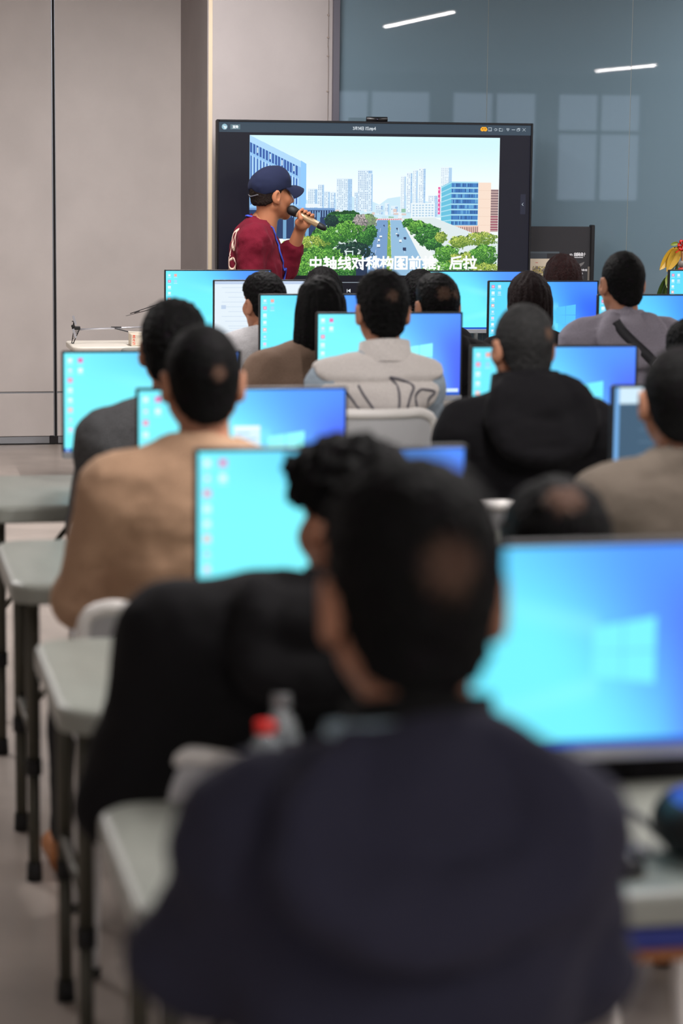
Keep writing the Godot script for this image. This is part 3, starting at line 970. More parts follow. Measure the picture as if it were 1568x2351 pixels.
func chair(x: float, z: float, turn: float, label: String, lift := 0.0) -> Node3D:
	# a stacking chair: white plastic back with a thick rim, white seat, white tube legs
	var t := thing("stacking_chair", label, "chair", Vector3(x, 0, z), turn, "white stacking chairs behind the tables")
	if not chair_meshes.has(lift):
		chair_meshes[lift] = {}
		var cm: Dictionary = chair_meshes[lift]
		var hw := 0.225
		var st := new_st()
		st.set_smooth_group(0)
		# back shell: bent round the sitter, leaning back
		for side in [0.0, 0.012]:
			for i in 10:
				for j in 5:
					var p := []
					for e in [[0, 0], [1, 0], [1, 1], [0, 1]]:
						var u: float = (i + e[0]) / 10.0 * 2.0 - 1.0
						var v: float = (j + e[1]) / 5.0
						p.append(Vector3(u * (hw - 0.01 + 0.012 * v), 0.50 + v * (0.285 + lift), 0.185 - 0.055 * u * u + 0.045 * v + side))
					quad(st, p[0], p[1], p[2], p[3], Vector3(0, 0, -1 if side == 0.0 else 1))
		cm.back = done(st)
		var rim := [Vector3(-hw + 0.01, 0.50, 0.145), Vector3(-hw - 0.002, 0.66 + lift, 0.165)]
		for i in 11:
			var u := -1.0 + i * 0.2
			rim.append(Vector3(u * hw * (1.0 if absf(u) < 0.95 else 0.99), 0.79 + lift - (0.03 if absf(u) > 0.95 else 0.0), 0.236 - 0.055 * u * u))
		rim.append_array([Vector3(hw + 0.002, 0.66 + lift, 0.165), Vector3(hw - 0.01, 0.50, 0.145)])
		cm.rim = tube(curve(rim, 3), 0.017, 10)
		cm.seat = rounded_slab(0.44, 0.42, 0.03, 0.06, 0.012)
		cm.leg = {}
		for s in [-1, 1]:
			cm.leg[[s, 0]] = tube(curve([Vector3(s * 0.19, 0.435, -0.16), Vector3(s * 0.20, 0.40, -0.19), Vector3(s * 0.215, 0.01, -0.22)], 4), 0.0125, 10)
			cm.leg[[s, 1]] = tube(curve([Vector3(s * 0.218, 0.66, 0.175), Vector3(s * 0.205, 0.46, 0.15), Vector3(s * 0.20, 0.30, 0.17), Vector3(s * 0.215, 0.01, 0.23)], 4), 0.0125, 10)
			cm.leg[[s, 2]] = tube([Vector3(s * 0.2, 0.425, -0.17), Vector3(s * 0.2, 0.425, 0.15)], 0.011, 8)
		cm.cap = lathe([Vector2(0.0, 0.0), Vector2(0.016, 0.0), Vector2(0.016, 0.022), Vector2(0.0, 0.022)], 10, false)
	var cm: Dictionary = chair_meshes[lift]
	var white := mat("chair_white", c8(226, 222, 218), 0.4)
	var grey := mat("chair_shell", c8(186, 186, 188), 0.45)
	part(t, "backrest", cm.back, grey)
	part(t, "back_rim", cm.rim, white)
	part(t, "seat", cm.seat, grey, Vector3(0, 0.455, -0.02))
	for s in [-1, 1]:
		for k in 2:
			var leg := part(t, "leg", cm.leg[[s, k]], white)
			part(leg, "foot_cap", cm.cap, mat("black_rubber"), Vector3(s * 0.215, 0.0, -0.22 if k == 0 else 0.23))
		part(t, "side_rail", cm.leg[[s, 2]], white)
	return t

func keyboard(at: Vector3, turn: float, label: String, dark := false) -> void:
	var t := thing("keyboard", label, "keyboard", at, turn, "keyboards on the tables")
	part(t, "base", box(Vector3(0.44, 0.018, 0.135), 0.005), mat("key_black", c8(28, 28, 30), 0.5) if dark else mat("key_white", c8(216, 216, 218), 0.5), Vector3(0, 0.009, 0))
	var st := new_st()
	for r in 5:
		for c in 17:
			if r == 4 and c > 3 and c < 9:
				continue
			add_box(st, Vector3(-0.203 + c * 0.0254, 0.022, -0.05 + r * 0.025), Vector3(0.021, 0.008, 0.021), 0.002)
		if r == 4:
			add_box(st, Vector3(-0.203 + 6 * 0.0254, 0.022, 0.05), Vector3(0.125, 0.008, 0.021), 0.002)
	part(t, "keys", done(st), mat("cap_black", c8(38, 38, 40), 0.6) if dark else mat("cap_white", c8(232, 232, 232), 0.6))

func mouse(at: Vector3, turn: float, label: String) -> void:
	var t := thing("computer_mouse", label, "mouse", at, turn, "mice on the tables")
	var f := Field.new(Vector3(-0.05, -0.012, -0.08), Vector3(0.05, 0.06, 0.08), 0.006)
	f.ell(Vector3(0, 0.008, 0.005), Vector3(0.031, 0.030, 0.058), 0.01)
	f.cut(Vector3(0, 0.001, 0), Vector3.DOWN, 0.004)
	part(t, "shell", join([f.nets()]), mat("mouse_black", c8(20, 20, 22), 0.4))
	part(t, "wheel", tube([Vector3(-0.004, 0.034, -0.03), Vector3(0.004, 0.034, -0.03)], 0.008, 12), mat("black_rubber"))
	part(t, "cable", tube(curve([Vector3(0, 0.006, -0.052), Vector3(0.01, 0.003, -0.10), Vector3(-0.02, 0.003, -0.16)], 5), 0.002, 6), mat("cable_black", c8(24, 24, 26), 0.6))

func television() -> void:
	var z := -12.95
	var w := 1.752
	var h := 0.998
	var cx := 1.957 + w / 2
	var top := 1.897
	var t := thing("television", "large wall-sized black television playing a city video on a wheeled stand", "television", Vector3(cx, 0, z))
	var cy := top - h / 2
	var black := mat("tv_black", c8(14, 14, 18), 0.3)
	part(t, "casing", box(Vector3(w, h, 0.05), 0.006), mat("tv_back", c8(26, 26, 30), 0.6), Vector3(0, cy, -0.033))
	for s in [-1, 1]:
		part(t, "bezel", box(Vector3(0.011, h, 0.014), 0.002), black, Vector3(s * (w / 2 - 0.0055), cy, -0.003))
		part(t, "bezel", box(Vector3(w - 0.022, 0.012 if s > 0 else 0.02, 0.014), 0.002), black, Vector3(0, cy + s * (h / 2 - (0.006 if s > 0 else 0.01)), -0.003))
	part(t, "screen", panel(w - 0.022, h - 0.032), glow("city_video", city_video(), 1.0), Vector3(0, cy + 0.004, -0.0065), Basis(), "screen showing an avenue between towers with white subtitles")
	screen_light(t, Vector3(0, cy, 0.008), Vector2(w * 0.8, h * 0.78), c8(226, 246, 250), 0.16)
	for s in [-1, 1]:
		part(t, "post", box(Vector3(0.06, 1.25, 0.04), 0.006), mat("tv_back"), Vector3(s * 0.28, 0.80, -0.085))
		part(t, "foot_bar", box(Vector3(0.07, 0.05, 0.42), 0.008), mat("tv_back"), Vector3(s * 0.42, 0.10, 0.02))
		for k in [-1, 1]:
			part(t, "caster", tube([Vector3(-0.014, 0, 0), Vector3(0.014, 0, 0)], 0.035, 14), mat("black_rubber"), Vector3(s * 0.42, 0.036, 0.02 + k * 0.18))
	part(t, "cross_beam", box(Vector3(0.90, 0.05, 0.05), 0.006), mat("tv_back"), Vector3(0, 0.15, -0.085))
	var wc := thing("webcam", "flat black webcam bar clipped on top of the television", "webcam", Vector3(2.833, top, z))
	part(wc, "body", tube([Vector3(-0.058, 0.011, -0.01), Vector3(0.058, 0.011, -0.01)], 0.0105, 12, 1.3), mat("tv_black"))
	part(wc, "lens", lathe([Vector2(0, 0), Vector2(0.006, 0), Vector2(0.005, 0.003), Vector2(0, 0.003)], 12), mat("lens_glass", c8(20, 20, 40), 0.05), Vector3(0, 0.011, 0.003), Basis(Vector3.RIGHT, PI / 2))
	part(wc, "clip", box(Vector3(0.03, 0.012, 0.04), 0.002), mat("tv_black"), Vector3(0, -0.001 + 0.004, -0.03))

func helicopter_desk() -> void:
	var d := thing("white_desk", "plain white desk in front of the grey wall panels", "desk", Vector3(1.52, 0, -12.62))
	part(d, "desk_top", rounded_slab(0.78, 0.44, 0.028, 0.05, 0.006), mat("desk_white", c8(226, 220, 208), 0.45), Vector3(0, 0.728, 0))
	for s in [-1, 1]:
		part(d, "side_panel", box(Vector3(0.03, 0.70, 0.36), 0.004), mat("desk_white"), Vector3(s * 0.33, 0.35, 0))
	part(d, "back_panel", box(Vector3(0.63, 0.40, 0.018), 0.003), mat("desk_white"), Vector3(0, 0.49, -0.15))
	var b := thing("cardboard_box", "cream box with orange-red lettering on the white desk", "box", Vector3(1.535, 0.728, -12.50))
	part(b, "carton", box(Vector3(0.20, 0.062, 0.12), 0.003, Vector3(0, 0.031, 0)), mat("carton_cream", c8(214, 202, 184), 0.8))
	var pm := mat("carton_print", Color.WHITE, 0.8)
	pm.albedo_texture = box_print()
	part(b, "printed_label", panel(0.056, 0.056), pm, Vector3(-0.068, 0.031, 0.0607), Basis(), "orange-red lettering")
	# model helicopter, its tail to the left
	var h := thing("model_helicopter", "model helicopter with black tail fin and silver boom on the white desk", "model helicopter", Vector3(1.62, 0.728, -12.63))
	var black := mat("heli_black", c8(18, 17, 20), 0.5)
	var silver := mat("heli_silver", c8(200, 200, 208), 0.3, 0.7)
	part(h, "tail_boom", tube([Vector3(-0.44, 0.074, 0.01), Vector3(0.02, 0.088, 0)], 0.0055, 10), silver)
	# tail fin: a frame with holes
	var st := new_st()
	for seg in [[-0.462, 0.075, -0.432, 0.075, 0.006], [-0.463, 0.075, -0.475, 0.004, 0.004], [-0.436, 0.072, -0.466, 0.004, 0.0045], [-0.476, 0.004, -0.462, 0.004, 0.004], [-0.464, 0.058, -0.443, 0.056, 0.0035], [-0.467, 0.040, -0.452, 0.036, 0.0025], [-0.470, 0.026, -0.452, 0.040, 0.0022], [-0.464, 0.066, -0.438, 0.066, 0.003]]:
		add_tube(st, [Vector3(seg[0], seg[1], 0.012), Vector3(seg[2], seg[3], 0.012)], seg[4], 6, 0.6)
	part(h, "tail_fin", done(st), black)
	st = new_st()
	add_box(st, Vector3(-0.452, 0.083, 0.014), Vector3(0.044, 0.018, 0.016), 0.004)
	add_box(st, Vector3(-0.468, 0.092, 0.02), Vector3(0.018, 0.016, 0.02), 0.004)
	add_tube(st, [Vector3(-0.466, 0.09, 0.02), Vector3(-0.464, 0.118, 0.026)], 0.004, 6)
	add_box(st, Vector3(-0.464, 0.118, 0.026), Vector3(0.022, 0.004, 0.008), 0.001)
	part(h, "tail_gearbox", done(st), black)
	for s in [-1, 1]:
		part(h, "tail_blade", box(Vector3(0.012, 0.05, 0.002), 0.0008), silver, Vector3(-0.462, 0.09 + s * 0.034, 0.034), Basis(Vector3.BACK, 0.3))
	st = new_st()
	add_tube(st, [Vector3(-0.27, 0.088, 0.012), Vector3(-0.215, 0.086, 0.012)], [0.003, 0.006], 6, 0.5)
	add_tube(st, [Vector3(-0.25, 0.080, 0.012), Vector3(-0.18, 0.062, 0.014)], [0.004, 0.0035], 6)
	part(h, "boom_clamp", done(st), black)
	part(h, "push_rod", tube([Vector3(-0.18, 0.062, 0.014), Vector3(-0.06, 0.055, 0.014)], 0.004, 6), mat("desk_white"))
	var f := Field.new(Vector3(-0.12, -0.02, -0.10), Vector3(0.34, 0.22, 0.10), 0.008)
	f.ell(Vector3(0.14, 0.105, 0), Vector3(0.13, 0.058, 0.046), 0.03)
	f.ell(Vector3(0.20, 0.10, 0), Vector3(0.09, 0.046, 0.042), 0.03)
	f.cap(Vector3(-0.05, 0.09, 0), Vector3(0.10, 0.115, 0), 0.018, 0.034, 0.03)
	part(h, "canopy", join([f.nets()]), mat("heli_canopy", c8(200, 196, 190), 0.35))
	part(h, "mast", tube([Vector3(0.07, 0.14, 0), Vector3(0.07, 0.222, 0)], 0.005, 8), silver)
	part(h, "rotor_hub", tube([Vector3(0.07, 0.205, 0), Vector3(0.07, 0.228, 0)], 0.016, 10), black)
	for s in [-1, 1]:
		part(h, "rotor_blade", tube([Vector3(0.07, 0.224, 0), Vector3(0.07 + s * 0.08, 0.222 + s * 0.032, 0.0), Vector3(0.07 + s * 0.262, 0.216 + s * 0.072, 0.012)], [0.006, 0.012, 0.004], 6, 0.22), black)
	part(h, "flybar", tube([Vector3(-0.17, 0.157, 0.02), Vector3(0.07, 0.235, 0.0), Vector3(0.25, 0.30, -0.02)], 0.0022, 6), black)
	part(h, "flybar_paddle", box(Vector3(0.03, 0.006, 0.016), 0.002), black, Vector3(-0.135, 0.166, 0.02), Basis(Vector3.BACK, 0.32))
	for s in [-1, 1]:
		part(h, "skid", tube(curve([Vector3(-0.02, 0.010, s * 0.055), Vector3(0.10, 0.005, s * 0.055), Vector3(0.24, 0.005, s * 0.055), Vector3(0.28, 0.02, s * 0.055)], 4), 0.004, 6), black)
		for k in [0.05, 0.19]:
			part(h, "skid_strut", tube([Vector3(k, 0.006, s * 0.055), Vector3(k, 0.07, s * 0.02)], 0.0035, 6), black)

func display_board() -> void:
	var t := thing("display_board", "black exhibition board with white brush lettering and a cream sheet", "display board", Vector3(3.80, 0, -13.04))
	var m := mat("board_print", Color.WHITE, 0.7)
	m.albedo_texture = board_print()
	part(t, "board", box(Vector3(0.58, 1.30, 0.03), 0.004), mat("board_black", c8(28, 28, 32), 0.7), Vector3(0, 0.683, 0))
	part(t, "printed_sheet", panel(0.56, 0.91), m, Vector3(0, 0.874, 0.0165), Basis(), "white lettering and cream sheet")
	part(t, "edge_rail", box(Vector3(0.022, 1.31, 0.045), 0.004), mat("rail_black", c8(14, 14, 18), 0.4), Vector3(0.288, 0.688, 0.004))
	for s in [-1, 1]:
		part(t, "foot_plate", box(Vector3(0.06, 0.03, 0.22), 0.004), mat("rail_black"), Vector3(s * 0.22, 0.015, 0.02))

func leaf_mesh(length: float, width: float, bend: float) -> ArrayMesh:
	# a pointed leaf along -y from its stalk at the origin, folded a little along the middle rib
	var st := new_st()
	st.set_smooth_group(0)
	var n := 9
	for i in n:
		for s in [-1, 1]:
			var p := []
			for e in [[i, 0.0], [i, 1.0], [i + 1, 1.0], [i + 1, 0.0]]:
				var t: float = float(e[0]) / n
				var hw: float = width / 2 * pow(sin(PI * clampf(pow(t, 0.8), 0.0, 1.0)), 0.8) * e[1] + 0.0005
				p.append(Vector3(s * hw, -length * t, bend * t * t + absf(hw) * 0.3))
			quad(st, p[0], p[1], p[2], p[3], Vector3.BACK)
			for j in 4:
				p[j] = p[j] - Vector3(0, 0, 0.0012)
			quad(st, p[0], p[1], p[2], p[3], Vector3.FORWARD)
	return done(st)

func plant() -> void:
	var at := Vector3(4.445, 0, -12.62)
	var t := thing("potted_plant", "leafy potted plant with yellow and green hanging leaves and a red bow", "plant", at)
	part(t, "pot", lathe([Vector2(0, 0), Vector2(0.13, 0), Vector2(0.17, 0.30), Vector2(0.18, 0.30), Vector2(0.18, 0.33), Vector2(0.155, 0.33), Vector2(0.15, 0.28), Vector2(0, 0.28)], 24), mat("pot_white", c8(210, 206, 200), 0.5))
	part(t, "stem", tube(curve([Vector3(0, 0.28, 0), Vector3(0.01, 0.70, 0.0), Vector3(-0.01, 1.0, 0.02), Vector3(0.0, 1.26, 0.02)], 5), [0.012, 0.012, 0.012, 0.012, 0.012, 0.011, 0.011, 0.011, 0.010, 0.010, 0.009, 0.009, 0.008, 0.008, 0.007, 0.006], 8), mat("stem_green", c8(70, 84, 40), 0.6))
	var green := mat("leaf_green", c8(58, 82, 24), 0.4)
	green.albedo_texture = noise_tex(0.06, Color(0.7, 0.75, 0.6), Color(1, 1, 1), 3, 128)
	green.uv1_triplanar = true
	green.uv1_scale = Vector3.ONE * 14.0
	green.backlight_enabled = true
	green.backlight = Color(0.12, 0.16, 0.03)
	var lime := mat("leaf_lime", c8(124, 142, 40), 0.4)
	var yellow := mat("leaf_yellow", c8(196, 154, 42), 0.45)
	var brown := mat("leaf_amber", c8(140, 96, 36), 0.5)
	var dark := mat("leaf_dark", c8(36, 52, 26), 0.45)
	# [start, lean from straight down (radians about z), turn about y, length, width, material]
	for l in [[Vector3(-0.01, 1.24, 0.03), -0.75, 0.1, 0.17, 0.060, yellow], [Vector3(0.0, 1.245, 0.05), -0.52, -0.1, 0.16, 0.062, yellow], [Vector3(0.0, 1.26, 0.02), -1.45, 0.2, 0.07, 0.02, lime], [Vector3(0.03, 1.24, 0.03), 0.30, 0.1, 0.15, 0.085, brown], [Vector3(0.05, 1.255, 0.02), 0.75, -0.2, 0.17, 0.07, yellow], [Vector3(0.05, 1.26, 0.02), 1.5, 0.2, 0.12, 0.05, lime], [Vector3(-0.01, 1.12, 0.03), -0.35, 0.2, 0.075, 0.05, lime], [Vector3(-0.045, 1.10, 0.03), -0.15, -0.3, 0.09, 0.045, lime], [Vector3(-0.055, 1.085, 0.02), -0.36, 0.1, 0.24, 0.062, green], [Vector3(-0.04, 1.07, 0.04), -0.06, -0.1, 0.22, 0.072, green], [Vector3(0.03, 1.10, 0.03), 0.75, 0.1, 0.12, 0.055, dark], [Vector3(0.02, 0.98, 0.02), 0.5, 0.4, 0.26, 0.08, green], [Vector3(0.0, 0.90, 0.02), -0.6, 0.5, 0.24, 0.08, green], [Vector3(0.02, 0.80, 0.0), 0.7, -0.5, 0.26, 0.08, green]]:
		var b: Basis = Basis(Vector3.UP, l[2]) * Basis(Vector3.BACK, l[1])
		part(t, "leaf", leaf_mesh(l[3], l[4], 0.03), l[5], l[0], b)
	for l in [[Vector3(-0.01, 1.15, 0.02), Vector3(-0.05, 1.09, 0.03)], [Vector3(0.0, 1.15, 0.02), Vector3(0.03, 1.10, 0.03)]]:
		part(t, "stalk", tube([l[0], l[1]], 0.0025, 6), mat("stem_green"))
	var bow := thing("red_bow", "shiny red ribbon bow tied on the top of the plant", "bow", at + Vector3(0.005, 1.25, 0.07))
	var red := mat("ribbon_red", c8(206, 24, 18), 0.25)
	for k in 7:
		var a := k * TAU / 7.0
		part(bow, "loop", tube(curve([Vector3.ZERO, Vector3(cos(a), sin(a), 0.4) * 0.026, Vector3(cos(a + 0.6), sin(a + 0.6), 0.7) * 0.030, Vector3(cos(a + 0.9), sin(a + 0.9), 0.3) * 0.012], 4), 0.007, 6, 0.3), red)
	for p in [Vector3(-0.042, -0.04, 0.01), Vector3(0.018, -0.05, 0.015)]:
		part(bow, "tail", tube(curve([Vector3.ZERO, p * 0.5 + Vector3(0.006, 0, 0), p], 4), 0.007, 6, 0.3), red)
	var tag := thing("hanging_charm", "small round red and grey charm hanging below the bow", "ornament", at + Vector3(-0.005, 1.145, 0.085))
	part(tag, "cord", tube([Vector3(0, 0.022, 0), Vector3(0.004, 0.10, -0.01)], 0.0015, 5), mat("cord_red", c8(120, 20, 20), 0.7))
	var f := Field.new(Vector3(-0.04, -0.06, -0.03), Vector3(0.04, 0.04, 0.03), 0.004)
	f.ell(Vector3(0, 0.004, 0), Vector3(0.019, 0.019, 0.012), 0.004)
	part(tag, "bead", join([f.nets()]), mat("charm_grey", c8(120, 112, 106), 0.5))
	f = Field.new(Vector3(-0.04, -0.06, -0.03), Vector3(0.04, 0.04, 0.03), 0.004)
	f.ell(Vector3(0, -0.026, 0), Vector3(0.019, 0.013, 0.012), 0.004)
	part(tag, "tassel", join([f.nets()]), mat("charm_red", c8(168, 44, 34), 0.6))

func bottle(at: Vector3, cap: Material, label: String, height := 0.20) -> void:
	var t := thing("water_bottle", label, "bottle", at)
	var glass := mat("bottle_clear", Color(0.86, 0.9, 0.92, 0.25), 0.08)
	glass.transparency = BaseMaterial3D.TRANSPARENCY_ALPHA
	var k := height / 0.20
	part(t, "flask", lathe([Vector2(0, 0.001), Vector2(0.028, 0.001), Vector2(0.031, 0.006), Vector2(0.031, 0.05 * k), Vector2(0.029, 0.06 * k), Vector2(0.031, 0.07 * k), Vector2(0.031, 0.12 * k), Vector2(0.024, 0.15 * k), Vector2(0.014, 0.170 * k), Vector2(0.0135, 0.182 * k)], 20), glass)
	part(t, "cap", lathe([Vector2(0, 0.176 * k), Vector2(0.0165, 0.176 * k), Vector2(0.017, 0.198 * k), Vector2(0.015, 0.20 * k), Vector2(0, 0.20 * k)], 18, false), cap)
	part(t, "label_band", lathe([Vector2(0.0315, 0.065 * k), Vector2(0.0318, 0.067 * k), Vector2(0.0318, 0.115 * k), Vector2(0.0315, 0.117 * k)], 20), mat("bottle_band", c8(40, 34, 40), 0.5))


# ---------------------------------------------------------------- people
func make_head(cell: float) -> Array:
	# skin of head and neck; origin between the ears, looking to -z
	var f := Field.new(Vector3(-0.12, -0.24, -0.15), Vector3(0.12, 0.14, 0.14), cell)
	f.ell(Vector3(0, 0.025, 0.012), Vector3(0.076, 0.093, 0.095), 0.01)
	f.ell(Vector3(0, -0.035, -0.030), Vector3(0.060, 0.080, 0.066), 0.03)
	f.cap(Vector3(0, -0.07, 0.022), Vector3(0, -0.23, 0.050), 0.053, 0.060, 0.025)
	f.ell(Vector3(0, -0.098, -0.076), Vector3(0.022, 0.016, 0.018), 0.02)
	f.cap(Vector3(-0.034, 0.030, -0.080), Vector3(0.034, 0.030, -0.080), 0.012, 0.012, 0.02)
	for s in [-1.0, 1.0]:
		f.cap(Vector3(s * 0.052, -0.050, 0.0), Vector3(s * 0.012, -0.098, -0.072), 0.020, 0.016, 0.025)
		f.ell(Vector3(s * 0.044, -0.022, -0.062), Vector3(0.024, 0.028, 0.024), 0.02)
		f.ell(Vector3(s * 0.032, 0.008, -0.100), Vector3(0.019, 0.012, 0.014), 0.012, Basis(), true)
		f.ell(Vector3(s * 0.032, 0.007, -0.083), Vector3(0.014, 0.012, 0.012), 0.004)
		f.cap(Vector3(s * 0.018, 0.026, -0.094), Vector3(s * 0.048, 0.026, -0.082), 0.005, 0.004, 0.006)
	f.cap(Vector3(0, 0.020, -0.092), Vector3(0, -0.030, -0.113), 0.008, 0.012, 0.014)
	for s in [-1.0, 1.0]:
		f.ell(Vector3(s * 0.012, -0.034, -0.103), Vector3(0.009, 0.008, 0.010), 0.008)
		# ear: a tilted saucer with a hollow
		var eb := Basis(Vector3.UP, s * -0.45) * Basis(Vector3.RIGHT, -0.15)
		f.ell(Vector3(s * 0.084, -0.006, 0.016), Vector3(0.010, 0.034, 0.021), 0.010, eb)
		f.ell(Vector3(s * 0.094, -0.004, 0.008), Vector3(0.006, 0.019, 0.011), 0.005, eb, true)
		f.ell(Vector3(s * 0.082, -0.034, 0.006), Vector3(0.008, 0.010, 0.010), 0.006)
	f.ell(Vector3(0, -0.060, -0.098), Vector3(0.024, 0.006, 0.010), 0.006)
	f.ell(Vector3(0, -0.071, -0.095), Vector3(0.021, 0.006, 0.010), 0.006)
	return f.nets()

func make_hand() -> Array:
	# a relaxed right hand, palm down, fingers to -z, the wrist at the origin
	var f := Field.new(Vector3(-0.09, -0.06, -0.20), Vector3(0.07, 0.04, 0.05), 0.0048)
	f.cap(Vector3(0, 0, 0.03), Vector3(0, 0, -0.02), 0.026, 0.026, 0.01)
	f.ell(Vector3(0, -0.004, -0.055), Vector3(0.040, 0.015, 0.045), 0.02)
	for i in 4:
		var x: float = [-0.030, -0.010, 0.010, 0.029][i]
		var l: float = [0.066, 0.076, 0.070, 0.054][i]
		var a := Vector3(x * 0.9, 0.000, -0.085)
		var b := a + Vector3(x * 0.12, 0.006, -l * 0.42)
		var c := b + Vector3(x * 0.06, -0.014, -l * 0.32)
		var d := c + Vector3(0, -0.016, -l * 0.18)
		f.cap(a, b, 0.0095, 0.0088, 0.005)
		f.cap(b, c, 0.0088, 0.0080, 0.004)
		f.cap(c, d, 0.0080, 0.0072, 0.004)
	f.cap(Vector3(-0.028, -0.006, -0.030), Vector3(-0.056, -0.012, -0.066), 0.014, 0.0105, 0.012)
	f.cap(Vector3(-0.056, -0.012, -0.066), Vector3(-0.060, -0.018, -0.098), 0.0105, 0.0085, 0.005)
	return f.nets()

func make_hair(style: String, cell: float, sd: int, color: Color, bald: Array) -> ArrayMesh:
	# hair on make_head()'s skull. bald: [centre on the skull, radius, share] where scalp shows through
	var lowest := {"long": -0.50, "bob": -0.24}.get(style, -0.13) as float
	var f := Field.new(Vector3(-0.13, lowest, -0.14), Vector3(0.13, 0.165, 0.16), cell)
	var wide := 0.0
	if style == "short":
		f.ell(Vector3(0, 0.028, 0.014), Vector3(0.082, 0.100, 0.101), 0.01)
	elif style == "crop":
		f.ell(Vector3(0, 0.030, 0.014), Vector3(0.083, 0.103, 0.103), 0.01)
		f.ell(Vector3(0, 0.075, -0.03), Vector3(0.068, 0.056, 0.070), 0.03)
	elif style == "full":
		f.ell(Vector3(0, 0.032, 0.014), Vector3(0.085, 0.106, 0.106), 0.01)
		f.ell(Vector3(0, 0.070, -0.02), Vector3(0.078, 0.066, 0.084), 0.03)
	elif style == "curly":
		f.ell(Vector3(0, 0.034, 0.014), Vector3(0.088, 0.106, 0.106), 0.01)
		f.ell(Vector3(-0.02, 0.080, -0.02), Vector3(0.088, 0.060, 0.090), 0.03)
		f.ell(Vector3(-0.055, 0.045, -0.01), Vector3(0.045, 0.055, 0.07), 0.02)
	elif style == "thin":
		f.ell(Vector3(0, 0.026, 0.014), Vector3(0.081, 0.098, 0.100), 0.01)
	elif style == "long":
		f.ell(Vector3(0, 0.032, 0.012), Vector3(0.088, 0.104, 0.106), 0.01)
		f.ell(Vector3(0, -0.06, 0.060), Vector3(0.098, 0.15, 0.062), 0.05)
		f.ell(Vector3(0.0, -0.22, 0.085), Vector3(0.105, 0.22, 0.045), 0.06)
		f.cap(Vector3(0.05, -0.30, 0.09), Vector3(0.075, -0.45, 0.10), 0.035, 0.012, 0.03)
	elif style == "bob":
		f.ell(Vector3(0, 0.032, 0.012), Vector3(0.090, 0.104, 0.106), 0.01)
		f.ell(Vector3(0, -0.06, 0.035), Vector3(0.100, 0.13, 0.085), 0.05)
	var n := noise3(26.0 if style == "curly" else 60.0, sd, 2)
	if style == "long" or style == "bob":
		f.cut(Vector3(0, 0.055, -0.075), Vector3(0, -0.25, -1.0), 0.02)
		f.cut(Vector3(0, lowest + 0.04, 0), Vector3.DOWN, 0.01)
		f.rough(noise3(38.0, sd, 2), 0.006, Vector3(1, 0.12, 1))
	else:
		f.ell(Vector3(0, -0.056, 0.042), Vector3(0.064, 0.072, 0.058), 0.03)
		f.cut(Vector3(0, 0.072, -0.085), Vector3(0, -0.74, -0.67), 0.012)
		f.cut(Vector3(0, -0.116 if style != "thin" else -0.050, 0.07), Vector3(0, -1.0, 0.1), 0.02)
		for s in [-1.0, 1.0]:
			f.ell(Vector3(s * 0.094, -0.016, 0.002), Vector3(0.022, 0.036, 0.026), 0.008, Basis(), true)
		f.rough(n, {"curly": 0.016, "full": 0.007, "crop": 0.006, "short": 0.003, "thin": 0.003}[style], Vector3.ONE)
	var a := f.nets()
	var cs := PackedColorArray()
	var skin := Color(0.115, 0.068, 0.048)
	var tone := noise3(90.0, sd + 1, 2)
	for v in a[0]:
		var c := color * (1.0 + 0.45 * tone.get_noise_3dv(v))
		for b in bald:
			var d: float = (v - b[0]).length() / b[1]
			var k := clampf((1.0 - d) * 2.2 + 0.9 * tone.get_noise_3dv(v * 1.7), 0.0, 1.0) * (b[2] as float) if d < 1.3 else 0.0
			c = c.lerp(skin, k)
		c.a = 1.0
		cs.append(c)
	return join([[a[0], a[1], a[2], null, cs]])

func torso(f: Field, j: Dictionary, g: float, k: float, arms := true, body := true) -> void:
	var up: Vector3 = j.sh - j.hip
	var b: float = j.get("bulk", 1.0)
	if body:
		var lean := Basis(Vector3.RIGHT, atan2(up.z, up.y)) * Basis(Vector3.BACK, -atan2(up.x, up.y))
		f.ell(j.hip + up * 0.74, Vector3(0.165 * b + g, 0.19, 0.105 * b + g), k, lean)
		f.ell(j.hip + up * 0.40, Vector3(0.150 * b + g, 0.20, 0.108 * b + g), k, lean)
		f.ell(j.hip + up * 0.06, Vector3(0.168 * b + g, 0.13, 0.128 * b + g), k)
		f.cap(j.sl, j.sr, 0.056 + g, 0.056 + g, k)
		for s in [j.sl, j.sr]:
			f.cap(j.nb + Vector3(0, 0.005, 0), j.nb.lerp(s, 0.8), 0.046 + g * 0.5, 0.048 + g, k)
	if arms:
		for s in [[j.sl, j.el, j.wl], [j.sr, j.er, j.wr]]:
			f.cap(s[0], s[1], 0.053 + g, 0.044 + g, k * 0.8)
			f.cap(s[1], s[2], 0.043 + g, 0.030 + g * 0.8, k * 0.5)

func bounds(j: Dictionary, m: float) -> Array:
	var lo := Vector3.ONE * 9.0
	var hi := -lo
	for key in ["hip", "sh", "sl", "sr", "el", "er", "wl", "wr", "nb"]:
		lo = lo.min(j[key])
		hi = hi.max(j[key])
	return [lo - Vector3.ONE * m, hi + Vector3.ONE * m]

func hand_frame(wrist: Vector3, elbow: Vector3, left: bool) -> Transform3D:
	var d := (wrist - elbow).normalized()
	d = (d * Vector3(1, 0.35, 1)).normalized()
	var x := d.cross(Vector3.UP).normalized()
	var y := x.cross(d).normalized()
	return Transform3D(Basis(-x if left else x, y, -d), wrist + d * 0.012)

